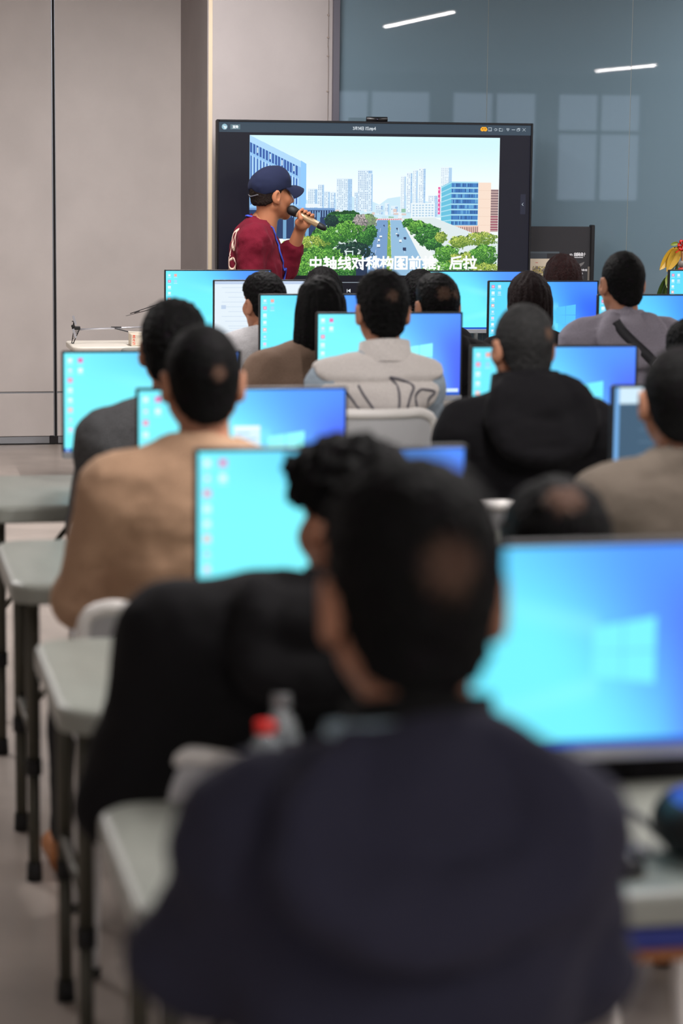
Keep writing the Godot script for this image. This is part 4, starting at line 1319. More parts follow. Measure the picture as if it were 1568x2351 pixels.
func seated_legs(kind: String) -> Array:
	# [trousers, left shoe, right shoe] for a seat at 0.455 m, the hips over the origin
	if leg_meshes.has(kind):
		return leg_meshes[kind]
	var spread := 0.20 if kind == "wide" else 0.13
	var foot := -0.52 if kind == "wide" else -0.34
	var f := Field.new(Vector3(-0.42, 0.02, -0.75), Vector3(0.42, 0.68, 0.22), 0.017)
	f.ell(Vector3(0, 0.545, 0.0), Vector3(0.165, 0.085, 0.135), 0.04)
	for s in [-1.0, 1.0]:
		f.cap(Vector3(s * 0.085, 0.55, -0.02), Vector3(s * spread, 0.52, -0.42), 0.080, 0.060, 0.04)
		f.cap(Vector3(s * spread, 0.52, -0.42), Vector3(s * spread, 0.11, foot), 0.060, 0.046, 0.03)
	f.cut(Vector3(0, 0.085, 0), Vector3.DOWN, 0.01)
	f.cut(Vector3(0, 0.468, -0.15), Vector3(0, -1, 1.2), 0.02)
	f.rough(noise3(9.0, 5, 2), 0.006)
	var out := [join([f.nets()])]
	for s in [-1.0, 1.0]:
		var q := Field.new(Vector3(s * spread - 0.08, -0.02, foot - 0.28), Vector3(s * spread + 0.08, 0.16, foot + 0.10), 0.010)
		q.cap(Vector3(s * spread, 0.045, foot + 0.02), Vector3(s * spread * 1.08, 0.038, foot - 0.17), 0.042, 0.038, 0.02)
		q.cap(Vector3(s * spread, 0.05, foot), Vector3(s * spread, 0.12, foot), 0.042, 0.040, 0.02)
		q.cut(Vector3(0, 0.003, 0), Vector3.DOWN, 0.004)
		q.cut(Vector3(0, 0.115, 0), Vector3.UP, 0.006)
		out.append(join([q.nets()]))
	leg_meshes[kind] = out
	return out

func surface_back(f: Field, x: float, y: float) -> float:
	# how far back the form reaches at (x, y)
	var xi := clampi(int(round((x - f.o.x) / f.h)), 0, f.nx - 1)
	var yi := clampi(int(round((y - f.o.y) / f.h)), 0, f.ny - 1)
	for zi in range(f.nz - 2, 0, -1):
		var a := f.f[(zi * f.ny + yi) * f.nx + xi]
		if a < 0.0:
			var b := f.f[((zi + 1) * f.ny + yi) * f.nx + xi]
			return f.o.z + (zi + a / (a - b)) * f.h
	return 0.0

func stroke_on_back(f: Field, points: Array, r: float, flat: float, lift := 0.001) -> ArrayMesh:
	# a flat band laid over the back along (x, y) points
	var p := []
	for v in points:
		p.append(Vector3(v.x, v.y, 0))
	var c := curve(p, 5)
	var z := []
	for v in c:
		z.append(surface_back(f, v.x, v.y) + lift)
	for i in c.size():
		c[i].z = (z[maxi(i - 1, 0)] + z[i] + z[mini(i + 1, c.size() - 1)]) / 3.0
	var st := new_st()
	st.set_smooth_group(0)
	for i in c.size() - 1:
		var t: Vector3 = (c[i + 1] - c[i]).normalized()
		var t0: Vector3 = (c[i] - c[maxi(i - 1, 0)]).normalized() if i > 0 else t
		var t2: Vector3 = (c[mini(i + 2, c.size() - 1)] - c[i + 1]).normalized() if i + 2 < c.size() else t
		var n0 := (t + t0).normalized().cross(Vector3.BACK).normalized() * r
		var n1 := (t + t2).normalized().cross(Vector3.BACK).normalized() * r
		var e := Vector3(0, 0, flat)
		quad(st, c[i] - n0 + e, c[i] + n0 + e, c[i + 1] + n1 + e, c[i + 1] - n1 + e, Vector3.BACK)
		quad(st, c[i] - n0 + e, c[i + 1] - n1 + e, c[i + 1] - n1 - e * 2, c[i] - n0 - e * 2, -n0)
		quad(st, c[i] + n0 + e, c[i + 1] + n1 + e, c[i + 1] + n1 - e * 2, c[i] + n0 - e * 2, n0)
	return done(st)

func ring_collar(j: Dictionary, rx: float, rz: float, height: float, thick: float, dip := 0.02) -> ArrayMesh:
	# a standing collar: a band round the neck, lower in front
	var st := new_st()
	st.set_smooth_group(0)
	var n := 22
	var base: Vector3 = j.nb
	for i in n:
		var p := []
		for k in [i, i + 1]:
			var a: float = TAU * k / n
			var c := Vector3(sin(a) * rx, cos(a) * dip, cos(a) * rz)
			var o := Vector3(sin(a), 0, cos(a))
			p.append([base + c * 1.10 + Vector3(0, -0.02, 0), base + c * 0.98 + Vector3(0, height, -0.006), base + c * 0.98 - o * thick + Vector3(0, height - 0.002, -0.006), base + c * 1.0 - o * thick + Vector3(0, -0.02, 0), o])
		for e in 3:
			var out: Vector3 = p[0][4] if e == 0 else (Vector3.UP if e == 1 else -p[0][4])
			quad(st, p[0][e], p[1][e], p[1][e + 1], p[0][e + 1], out)
	return done(st)

var person_count := 0

func person(o: Dictionary) -> Node3D:
	# o.top: crown of the head in the room. Everything else is laid out from there; the sitter faces the front wall
	person_count += 1
	var top: Vector3 = o.top
	var hip_at := Vector3(top.x + o.get("hip_dx", 0.0), 0, top.z + o.get("hip_dz", 0.03))
	var t := thing("person", o.label, "person", hip_at, 0.0, "students sitting at the tables")
	var scale: float = o.get("head", 1.0)
	var hc := top - hip_at - Vector3(0, 0.133 * scale, 0)
	var j := {"hip": Vector3(0, 0.56, 0.0), "bulk": o.get("bulk", 1.0)}
	j.nb = hc + (o.get("nb", Vector3(0, -0.152, 0.045)) as Vector3)
	j.sh = j.nb + (o.get("sh", Vector3(0, -0.052, 0.005)) as Vector3)
	var sw: float = o.get("sw", 0.175)
	var tilt: float = o.get("tilt", 0.0)
	j.sl = j.sh + Vector3(-sw, -0.025 + tilt, 0.0)
	j.sr = j.sh + Vector3(sw, -0.025 - tilt, 0.0)
	j.el = j.sl + (o.get("el", Vector3(-0.05, -0.25, -0.10)) as Vector3)
	j.er = j.sr + (o.get("er", Vector3(0.05, -0.25, -0.10)) as Vector3)
	j.wl = j.el + (o.get("wl", Vector3(0.05, 0.0, -0.24)) as Vector3)
	j.wr = j.er + (o.get("wr", Vector3(-0.05, 0.0, -0.24)) as Vector3)
	for w in ["wl", "wr"]:
		j[w].y = maxf(j[w].y, 0.785)
	var skin: Material = mat("skin", c8(178, 126, 100), 0.5, 0.0, 0.35)
	# body: trunk and arms under the clothes, head and hands, one mesh
	var bb := bounds(j, 0.12)
	var f := Field.new(bb[0], bb[1], 0.024)
	torso(f, j, -0.004, 0.04)
	f.cap(j.nb + Vector3(0, -0.02, 0), hc + Vector3(0, -0.09, 0.025), 0.055, 0.052, 0.02)
	var look := Basis(Vector3.UP, o.get("look", 0.0)) * Basis(Vector3.RIGHT, o.get("nod", 0.0)) * Basis(Vector3.BACK, o.get("roll", 0.0))
	var ht := Transform3D(look.scaled(Vector3.ONE * scale), hc)
	var body := part(t, "body", join([f.nets(), head_arrays + [ht], hand_arrays + [hand_frame(j.wr, j.er, false)], hand_arrays + [hand_frame(j.wl, j.el, true)]]), skin)
	if o.get("hair", "short") != "none":
		var hm := mat("hair", Color.WHITE, 0.68, 0.0, 0.2)
		hm.vertex_color_use_as_albedo = true
		hm.normal_enabled = true
		hm.normal_texture = hair_noise
		hm.normal_scale = 0.7
		hm.uv1_triplanar = true
		hm.uv1_scale = Vector3(14.0, 4.0, 14.0)
		part(t, "hair", make_hair(o.get("hair", "short"), o.get("hair_cell", 0.007), person_count, o.get("hair_color", Color(0.0065, 0.006, 0.0065)), o.get("bald", [])), hm, ht.origin, ht.basis, o.get("hair_label", ""))
	# clothes
	var g: float = o.get("g", 0.016)
	var cell: float = o.get("cell", 0.016)
	bb = bounds(j, 0.17 + g)
	bb[0].y = 0.40
	if o.has("hood"):
		bb[1].z += 0.09
	f = Field.new(bb[0], bb[1], cell)
	var vest: bool = o.has("vest")
	torso(f, j, g - (0.010 if vest else 0.0), 0.05)
	if not vest:
		hood_and_folds(f, j, o)
	f.cap(j.nb + Vector3(0, 0.012, -0.005), j.nb + Vector3(0, 0.2, -0.06), 0.058, 0.060, 0.008, true)
	f.cut(Vector3(0, 0.485, 0), Vector3.DOWN, 0.01)
	f.rough(noise3(o.get("fold", 8.0), person_count + 20, 3), o.get("fold_amp", 0.009), Vector3(1.0, 1.5, 1.0))
	part(t, o.get("garment", "jacket"), join([f.nets()]), o.cloth)
	if vest:
		f = Field.new(bb[0], bb[1], cell)
		torso(f, j, g + 0.012, 0.05, false)
		hood_and_folds(f, j, o)
		for s in [-1.0, 1.0]:
			var sp: Vector3 = j.sl if s < 0 else j.sr
			f.ell(sp + Vector3(s * 0.055, -0.06, -0.01), Vector3(0.055, 0.12, 0.085), 0.03, Basis(), true)
		f.cap(j.nb + Vector3(0, 0.012, -0.005), j.nb + Vector3(0, 0.2, -0.06), 0.060, 0.062, 0.008, true)
		f.cut(Vector3(0, 0.50, 0), Vector3.DOWN, 0.01)
		if o.get("quilt", false):
			for zi in f.nz:
				for yi in f.ny:
					var y := f.o.y + yi * f.h
					var d := 0.016 * pow(1.0 - absf(sin((y - 0.015) * PI / 0.098)), 2.0)
					var i: int = (zi * f.ny + yi) * f.nx
					for xi in f.nx:
						f.f[i + xi] += d
		f.rough(noise3(9.0, person_count + 40, 3), 0.006)
		part(t, "vest", join([f.nets()]), o.vest)
	if o.has("collar"):
		part(t, "collar", ring_collar(j, o.get("collar_r", 0.080), o.get("collar_r", 0.080) * 0.95, o.get("collar_h", 0.045), 0.014), o.collar)
	if o.has("inner"):
		part(t, "inner_collar", ring_collar(j, 0.078, 0.076, 0.058, 0.012), o.inner)
	var legs := seated_legs(o.get("legs", "plain"))
	part(t, "trousers", legs[0], o.get("trousers", mat("trousers_black", c8(22, 22, 26), 0.9)))
	part(t, "shoe", legs[1], o.get("shoes", mat("shoe_black", c8(24, 23, 24), 0.5)))
	part(t, "shoe", legs[2], o.get("shoes", mat("shoe_black")))
	t.set_meta("joints", j)
	t.set_meta("form", f)
	return t

func hood_and_folds(f: Field, j: Dictionary, o: Dictionary) -> void:
	if not o.has("hood"):
		return
	var s: float = o.hood
	var sh: Vector3 = j.sh
	var drop: float = o.get("hood_drop", 0.15)
	var lift: float = o.get("hood_up", 0.0)
	sh.y += lift
	f.ell(sh + Vector3(0, 0.005, 0.085), Vector3(0.115 * s, 0.095 * s, 0.050 + o.get("hood_out", 0.02) * 0.5), 0.02, Basis(Vector3.RIGHT, -0.35))
	var out := Vector3(0, 0, o.get("hood_out", 0.02))
	for lv in [[0.30, 0.022], [0.62, 0.026], [1.0, 0.028]]:
		var w: float = 0.5 + 0.5 * lv[0]
		var low: float = drop * lv[0] + 0.02
		var arc := [Vector3(-0.070, 0.075, 0.030), Vector3(-0.105 * w * s, 0.045, 0.075), Vector3(-0.120 * w * s, -low * 0.25, 0.105), Vector3(-0.080 * w * s, -low * 0.80, 0.125), Vector3(0, -low, 0.132)]
		for i in 4:
			arc.append(arc[3 - i] * Vector3(-1, 1, 1))
		var pts := curve(arc, 3)
		for i in pts.size() - 1:
			f.cap(sh + pts[i] + out * (0.3 + 0.7 * lv[0]), sh + pts[i + 1] + out * (0.3 + 0.7 * lv[0]), lv[1], lv[1], 0.012)

func pushed_out(f: Field, p: Vector3, gap: float) -> Vector3:
	# moves a point to just outside a form
	for n in 12:
		var c := ((p - f.o) / f.h).clamp(Vector3.ONE, Vector3(f.nx - 3, f.ny - 3, f.nz - 3))
		var i: int = (int(c.z) * f.ny + int(c.y)) * f.nx + int(c.x)
		var g := Vector3(f.f[i + 1] - f.f[i], f.f[i + f.nx] - f.f[i], f.f[i + f.nx * f.ny] - f.f[i])
		var w := c - c.floor()
		var d := f.f[i] + g.dot(w)
		if absf(d - gap) < 0.0005:
			break
		p += g.normalized() * clampf(gap - d, -0.02, 0.02)
	return p


# ---------------------------------------------------------------- the scene
func _ready() -> void:
	# camera: 85 mm, a standing person's eye height, focused on the television
	var cam := Camera3D.new()
	cam.name = "camera"
	add_child(cam)
	var lens := CameraAttributesPhysical.new()
	lens.frustum_focal_length = 82.64
	lens.frustum_focus_distance = 12.7
	lens.exposure_aperture = 2.7
	lens.frustum_near = 0.05
	lens.frustum_far = 120.0
	cam.attributes = lens
	cam.fov = 23.92
	cam.position = Vector3(0, 1.74, 0)
	cam.basis = Basis(Vector3.UP, deg_to_rad(-11.6)) * Basis(Vector3.RIGHT, -atan(830.5 / 5551.0)) * Basis(Vector3.BACK, 0.0105)
	cam.current = true
	var we := WorldEnvironment.new()
	we.name = "world"
	var env := Environment.new()
	env.background_mode = Environment.BG_COLOR
	env.background_color = c8(196, 214, 240)
	env.background_energy_multiplier = 3.0
	env.tonemap_mode = Environment.TONE_MAPPER_LINEAR
	env.tonemap_exposure = 1.0
	env.sdfgi_enabled = true
	env.ssao_enabled = true
	env.ssil_enabled = true
	we.environment = env
	add_child(we)
	rng.seed = 5
	cloth_noise = noise_tex(0.09, Color(0.72, 0.72, 0.72), Color(1, 1, 1), 4)
	wall_noise = noise_tex(0.012, Color(0.95, 0.95, 0.95), Color(1, 1, 1), 5)
	floor_noise = noise_tex(0.02, Color(0.86, 0.86, 0.86), Color(1, 1, 1), 5)
	hair_noise = noise_tex(0.05, Color.BLACK, Color.WHITE, 3, 256, true)
	wool_noise = noise_tex(0.10, Color(0.25, 0.25, 0.25), Color(1.0, 1.0, 1.0), 3)
	ceiling_lamps()
	room()
	furniture()
	people()
	speaker()
	props()

const CEILING := 3.0
const LAMPS := [[1.86, -11.2], [1.6, -4.6], [5.4, -11.2], [8.8, -11.2], [5.2, -4.3], [-0.9, -9.4], [8.8, -4.3], [10.9, 7.0], [5.2, 2.0], [-2.0, 2.0], [1.6, 1.6]]

func ceiling_lamps() -> void:
	var lm := mat("lamp_tube", Color(0.9, 0.9, 0.9), 0.5)
	lm.emission_enabled = true
	lm.emission = c8(255, 246, 238)
	lm.emission_energy_multiplier = 9.0
	for i in LAMPS.size():
		var p: Array = LAMPS[i]
		var t := thing("ceiling_lamp", "slim white linear lamp on the ceiling", "lamp", Vector3(p[0], CEILING, p[1]), 0.0, "linear ceiling lamps")
		part(t, "housing", box(Vector3(0.07, 0.05, 2.72), 0.006), mat("lamp_white", c8(220, 220, 220), 0.5), Vector3(0, -0.026, 0))
		part(t, "diffuser", box(Vector3(0.045, 0.012, 2.68), 0.003), lm, Vector3(0, -0.057, 0))
		var l := AreaLight3D.new()
		l.name = "lamp_light"
		l.area_size = Vector2(0.045, 2.68)
		l.light_color = c8(255, 250, 249)
		l.light_energy = 9.5
		l.shadow_enabled = true
		l.transform = Transform3D(Basis(Vector3.RIGHT, -PI / 2), Vector3(0, -0.066, 0))
		t.add_child(l)

func room() -> void:
	var paint := mat("wall_paint", c8(170, 163, 162), 0.8)
	paint.albedo_texture = wall_noise
	paint.uv1_triplanar = true
	paint.uv1_world_triplanar = true
	paint.uv1_scale = Vector3.ONE * 0.5
	var lam := mat("wall_laminate", c8(214, 206, 202), 0.6)
	lam.albedo_texture = wall_noise
	lam.uv1_triplanar = true
	lam.uv1_world_triplanar = true
	lam.uv1_scale = Vector3.ONE * 0.5
	var alu := mat("aluminium", c8(170, 174, 180), 0.35, 0.8)
	var gap := mat("seal_black", c8(24, 20, 22), 0.7)
	var fl := mat("floor_vinyl", c8(184, 172, 163), 0.32)
	fl.albedo_texture = floor_noise
	fl.uv1_triplanar = true
	fl.uv1_world_triplanar = true
	fl.uv1_scale = Vector3.ONE * 0.35
	var s := structure("floor", "smooth warm grey vinyl floor", "floor")
	part(s, "slab", box(Vector3(19.4, 0.2, 29.4)), fl, Vector3(5.2, -0.1, -1.0))
	s = structure("ceiling", "white ceiling with linear lamps", "ceiling")
	part(s, "slab", box(Vector3(19.4, 0.2, 29.4)), mat("ceiling_white", c8(206, 206, 204), 0.9), Vector3(5.2, CEILING + 0.1, -1.0))
	# movable partition at the front left: tall laminate panels with black seals between
	s = structure("wall_front", "movable partition of tall beige panels at the front left", "wall")
	var z := -14.27
	var edges := [-4.2, -2.95, -1.58, -0.19, 1.198, 1.954]
	for i in edges.size() - 1:
		var x0: float = edges[i] + 0.006
		var x1: float = edges[i + 1] - 0.006
		var w := x1 - x0
		var p := part(s, "panel", box(Vector3(w, CEILING - 0.318, 0.08), 0.002), lam, Vector3((x0 + x1) / 2, 0.314 + (CEILING - 0.318) / 2, z - 0.04))
		part(s, "lower_panel", box(Vector3(w, 0.254, 0.08), 0.002), lam, Vector3((x0 + x1) / 2, 0.177, z - 0.04))
		part(s, "seam_rail", box(Vector3(w, 0.008, 0.076), 0.0), alu, Vector3((x0 + x1) / 2, 0.308, z - 0.041))
		part(s, "plinth", box(Vector3(w, 0.042, 0.07), 0.002), alu, Vector3((x0 + x1) / 2, 0.027, z - 0.04))
		part(s, "floor_seal", box(Vector3(w, 0.006, 0.07), 0.0), gap, Vector3((x0 + x1) / 2, 0.003, z - 0.036))
		part(s, "edge_profile", box(Vector3(0.006, CEILING - 0.05, 0.084), 0.001), alu, Vector3(x1 - 0.003, 0.05 + (CEILING - 0.05) / 2, z - 0.039))
		part(s, "edge_profile", box(Vector3(0.004, CEILING - 0.05, 0.083), 0.001), alu, Vector3(x0 + 0.002, 0.05 + (CEILING - 0.05) / 2, z - 0.039))
		part(s, "seal", box(Vector3(0.012, CEILING, 0.07)), gap, Vector3(edges[i + 1], CEILING / 2, z - 0.045))
		part(s, "end_cap", box(Vector3(0.05, 0.05, 0.086), 0.003), gap, Vector3(edges[i + 1] - 0.012, 0.028, z - 0.04))
	part(s, "backing", box(Vector3(6.4, CEILING, 0.1)), gap, Vector3(-1.1, CEILING / 2, z - 0.14))
	# the pier that stands forward beside the partition
	s = structure("wall_pier", "beige pier beside the glass wall behind the television", "wall")
	part(s, "masonry", box(Vector3(0.70, CEILING, 1.10), 0.006), paint, Vector3(1.957 + 0.335, CEILING / 2, -13.2 - 0.55))
	part(s, "corner_strip", box(Vector3(0.022, CEILING, 0.004), 0.001), mat("corner_cream", c8(206, 190, 164), 0.6), Vector3(1.958, CEILING / 2, -13.1985))
	part(s, "alarm_wire", tube(curve([Vector3(2.605, 2.95, -13.195), Vector3(2.607, 2.4, -13.195), Vector3(2.604, 2.3, -13.195), Vector3(2.608, 2.2, -13.195), Vector3(2.606, 1.2, -13.195)], 5), 0.0012, 5), mat("wire_grey", c8(150, 138, 130), 0.7))
	for y in [2.47, 2.35, 2.25, 2.06]:
		part(s, "wire_clip", box(Vector3(0.012, 0.008, 0.006), 0.001), mat("wire_grey"), Vector3(2.606, y, -13.196))
	# glass wall
	s = structure("window_1", "tall dark blue-green glass wall at the front", "window")
	part(s, "post", box(Vector3(0.036, CEILING, 0.07), 0.002), mat("post_grey", c8(96, 94, 104), 0.5, 0.3), Vector3(2.649, CEILING / 2, -13.20))
	var glass := mat("tinted_glass", c8(100, 120, 132), 0.012, 0.0, 0.5)
	var joints := [2.667, 3.51, 4.345, 5.19, 6.03, 6.87, 7.71, 8.55, 9.39, 10.23, 11.07, 11.91, 12.75, 13.59, 14.6]
	for i in joints.size() - 1:
		part(s, "pane", box(Vector3(joints[i + 1] - joints[i] - 0.004, CEILING, 0.012), 0.0), glass, Vector3((joints[i] + joints[i + 1]) / 2, CEILING / 2, -13.206))
		part(s, "joint_strip", box(Vector3(0.004, CEILING, 0.010)), mat("joint_clear", c8(130, 138, 136), 0.4), Vector3(joints[i + 1], CEILING / 2, -13.206))
	part(s, "backing", box(Vector3(12.0, CEILING, 0.06)), mat("backing_dark", c8(40, 52, 58), 0.8), Vector3(8.64, CEILING / 2, -13.25))
	# the rest of the room behind the camera: left wall, right wall, back wall with windows
	s = structure("wall_left", "plain beige wall on the left", "wall")
	part(s, "masonry", box(Vector3(0.2, CEILING, 29.4)), paint, Vector3(-4.3, CEILING / 2, -1.0))
	s = structure("wall_right", "plain beige wall on the right", "wall")
	part(s, "masonry", box(Vector3(0.2, CEILING, 29.4)), paint, Vector3(14.7, CEILING / 2, -1.0))
	s = structure("wall_back", "back wall with a row of windows", "wall")
	var bz := 12.6
	part(s, "sill_wall", box(Vector3(19.0, 0.9, 0.2)), paint, Vector3(5.2, 0.45, bz))
	part(s, "head_wall", box(Vector3(19.0, 0.25, 0.2)), paint, Vector3(5.2, CEILING - 0.125, bz))
	part(s, "pier", box(Vector3(6.6, 1.85, 0.2)), paint, Vector3(-1.0, 1.825, bz))
	part(s, "pier", box(Vector3(1.2, 1.85, 0.2)), paint, Vector3(14.0, 1.825, bz))
	for i in 6:
		part(s, "pier", box(Vector3(0.28, 1.85, 0.2)), paint, Vector3(3.6 + 1.8 * i + (0.6 if i > 2 else 0.0), 1.825, bz))
	var frame := mat("window_frame_grey", c8(120, 122, 126), 0.4, 0.4)
	var pane := mat("window_pane", Color(0.9, 0.95, 1.0, 0.06), 0.02)
	pane.transparency = BaseMaterial3D.TRANSPARENCY_ALPHA
	for i in 6:
		var x0: float = 2.3 if i == 0 else 3.74 + 1.8 * (i - 1) + (0.6 if i > 3 else 0.0)
		var x1: float = 3.46 + 1.8 * i + (0.6 if i > 2 else 0.0)
		var w := structure("window_%d" % (i + 2), "window in the back wall", "window")
		var c := Vector3((x0 + x1) / 2, 1.825, bz)
		part(w, "frame", box(Vector3(x1 - x0, 0.06, 0.08)), frame, c + Vector3(0, 0.895, 0))
		part(w, "frame", box(Vector3(x1 - x0, 0.06, 0.08)), frame, c - Vector3(0, 0.895, 0))
		part(w, "transom", box(Vector3(x1 - x0, 0.07, 0.08)), frame, c + Vector3(0, 0.25, 0))
		for sx in [-1, 0, 1]:
			part(w, "mullion", box(Vector3(0.06, 1.73, 0.08)), frame, c + Vector3(sx * ((x1 - x0) / 2 - 0.03), 0, 0))
		part(w, "pane", box(Vector3(x1 - x0 - 0.06, 1.73, 0.008)), pane, c + Vector3(0, 0, 0.005))

func furniture() -> void:
	var tm := mat("table_grey", c8(148, 151, 143), 0.42)
	tm.albedo_texture = wall_noise
	tm.uv1_triplanar = true
	tm.uv1_scale = Vector3.ONE * 3.0
	var rows := [-3.335, -4.575, -5.855, -7.10]
	var names := ["nearest to the camera", "second from the camera", "third from the camera", "fourth from the camera"]
	for i in 4:
		var made := table(0.36, 1.76, rows[i], 0.585 if i == 0 else 0.66, "grey folding table with its rounded left end, %s in the left column" % names[i])
		if i == 0:
			part(made, "shelf_board", box(Vector3(0.62, 0.016, 0.34), 0.003), mat("shelf_wood", c8(150, 92, 48), 0.6), Vector3(0.16, 0.640, 0.10), Basis(), "orange-brown wooden board")
			for sx in [-1, 1]:
				part(made, "shelf_bracket", box(Vector3(0.012, 0.066, 0.30), 0.002), mat("olive_tube"), Vector3(0.16 + sx * 0.305, 0.664, 0.10))
		if i > 0:
			table(1.79, 3.19, rows[i], 0.66, "grey folding table in the right column, row %s" % names[i])
	for i in 4:
		var z: float = [-8.36, -9.62, -10.80, -11.93][i]
		table(1.35, 2.75, z, 0.60, "grey folding table in the front block, left, %s" % ["behind the white vest", "behind the brown coat", "under the white document screen", "closest to the television"][i])
		table(2.78, 4.18, z, 0.60, "grey folding table in the front block, right, %s" % ["row next to the back block", "under the far right blue screen", "third row", "closest to the display board"][i])
	table(4.21, 5.61, -11.93, 0.60, "grey folding table at the far right by the plant")
	television()
	helicopter_desk()
	display_board()
	plant()
	var wa := glow("desktop_bright", wallpaper(0), 1.15)
	var wb := glow("desktop_mid", wallpaper(1), 1.15)
	var wc := glow("desktop_deep", wallpaper(2), 1.15)
	var doc := glow("document", document_screen(), 1.0)
	var slate := glow("slate", slate_screen(), 1.0)
	var pop := glow("desktop_popup", popup_screen(), 1.15)
	monitor(0.714, 1.187, -3.29, wb, "nearest big blue monitor at the right, in front of the navy hoodie")
	monitor(0.651, 1.169, -4.58, wa, "bright cyan monitor behind the curly-haired man in black")
	monitor(0.707, 1.144, -6.02, pop, "blue monitor with a small white window in front of the tan sweater")
	monitor(0.624, 1.141, -7.20, wa, "leftmost cyan monitor below the model helicopter")
	monitor(1.890, 1.146, -7.24, wb, "blue monitor in front of the man in the black hooded coat")
	monitor(1.900, 1.158, -5.85, slate, "slate-grey screen with a white title band at the right edge")
	monitor(1.650, 1.164, -8.52, wa, "blue monitor in front of the white quilted vest")
	monitor(1.658, 1.154, -9.80, wb, "cyan monitor in front of the long-haired woman in brown")
	monitor(1.640, 1.150, -10.95, doc, "white document screen among the blue monitors")
	monitor(1.555, 1.143, -12.02, wb, "blue monitor just below the speaker in maroon")
	monitor(2.955, 1.142, -11.02, wc, "deep blue monitor in front of the brown-haired woman")
	monitor(2.925, 1.135, -12.10, wb, "blue monitor under the right half of the television")
	monitor(3.043, 1.162, -9.60, wc, "deep blue monitor in front of the man with the shoulder strap")
	monitor(4.220, 1.140, -12.10, wc, "half-hidden blue monitor beside the plant at the right edge")

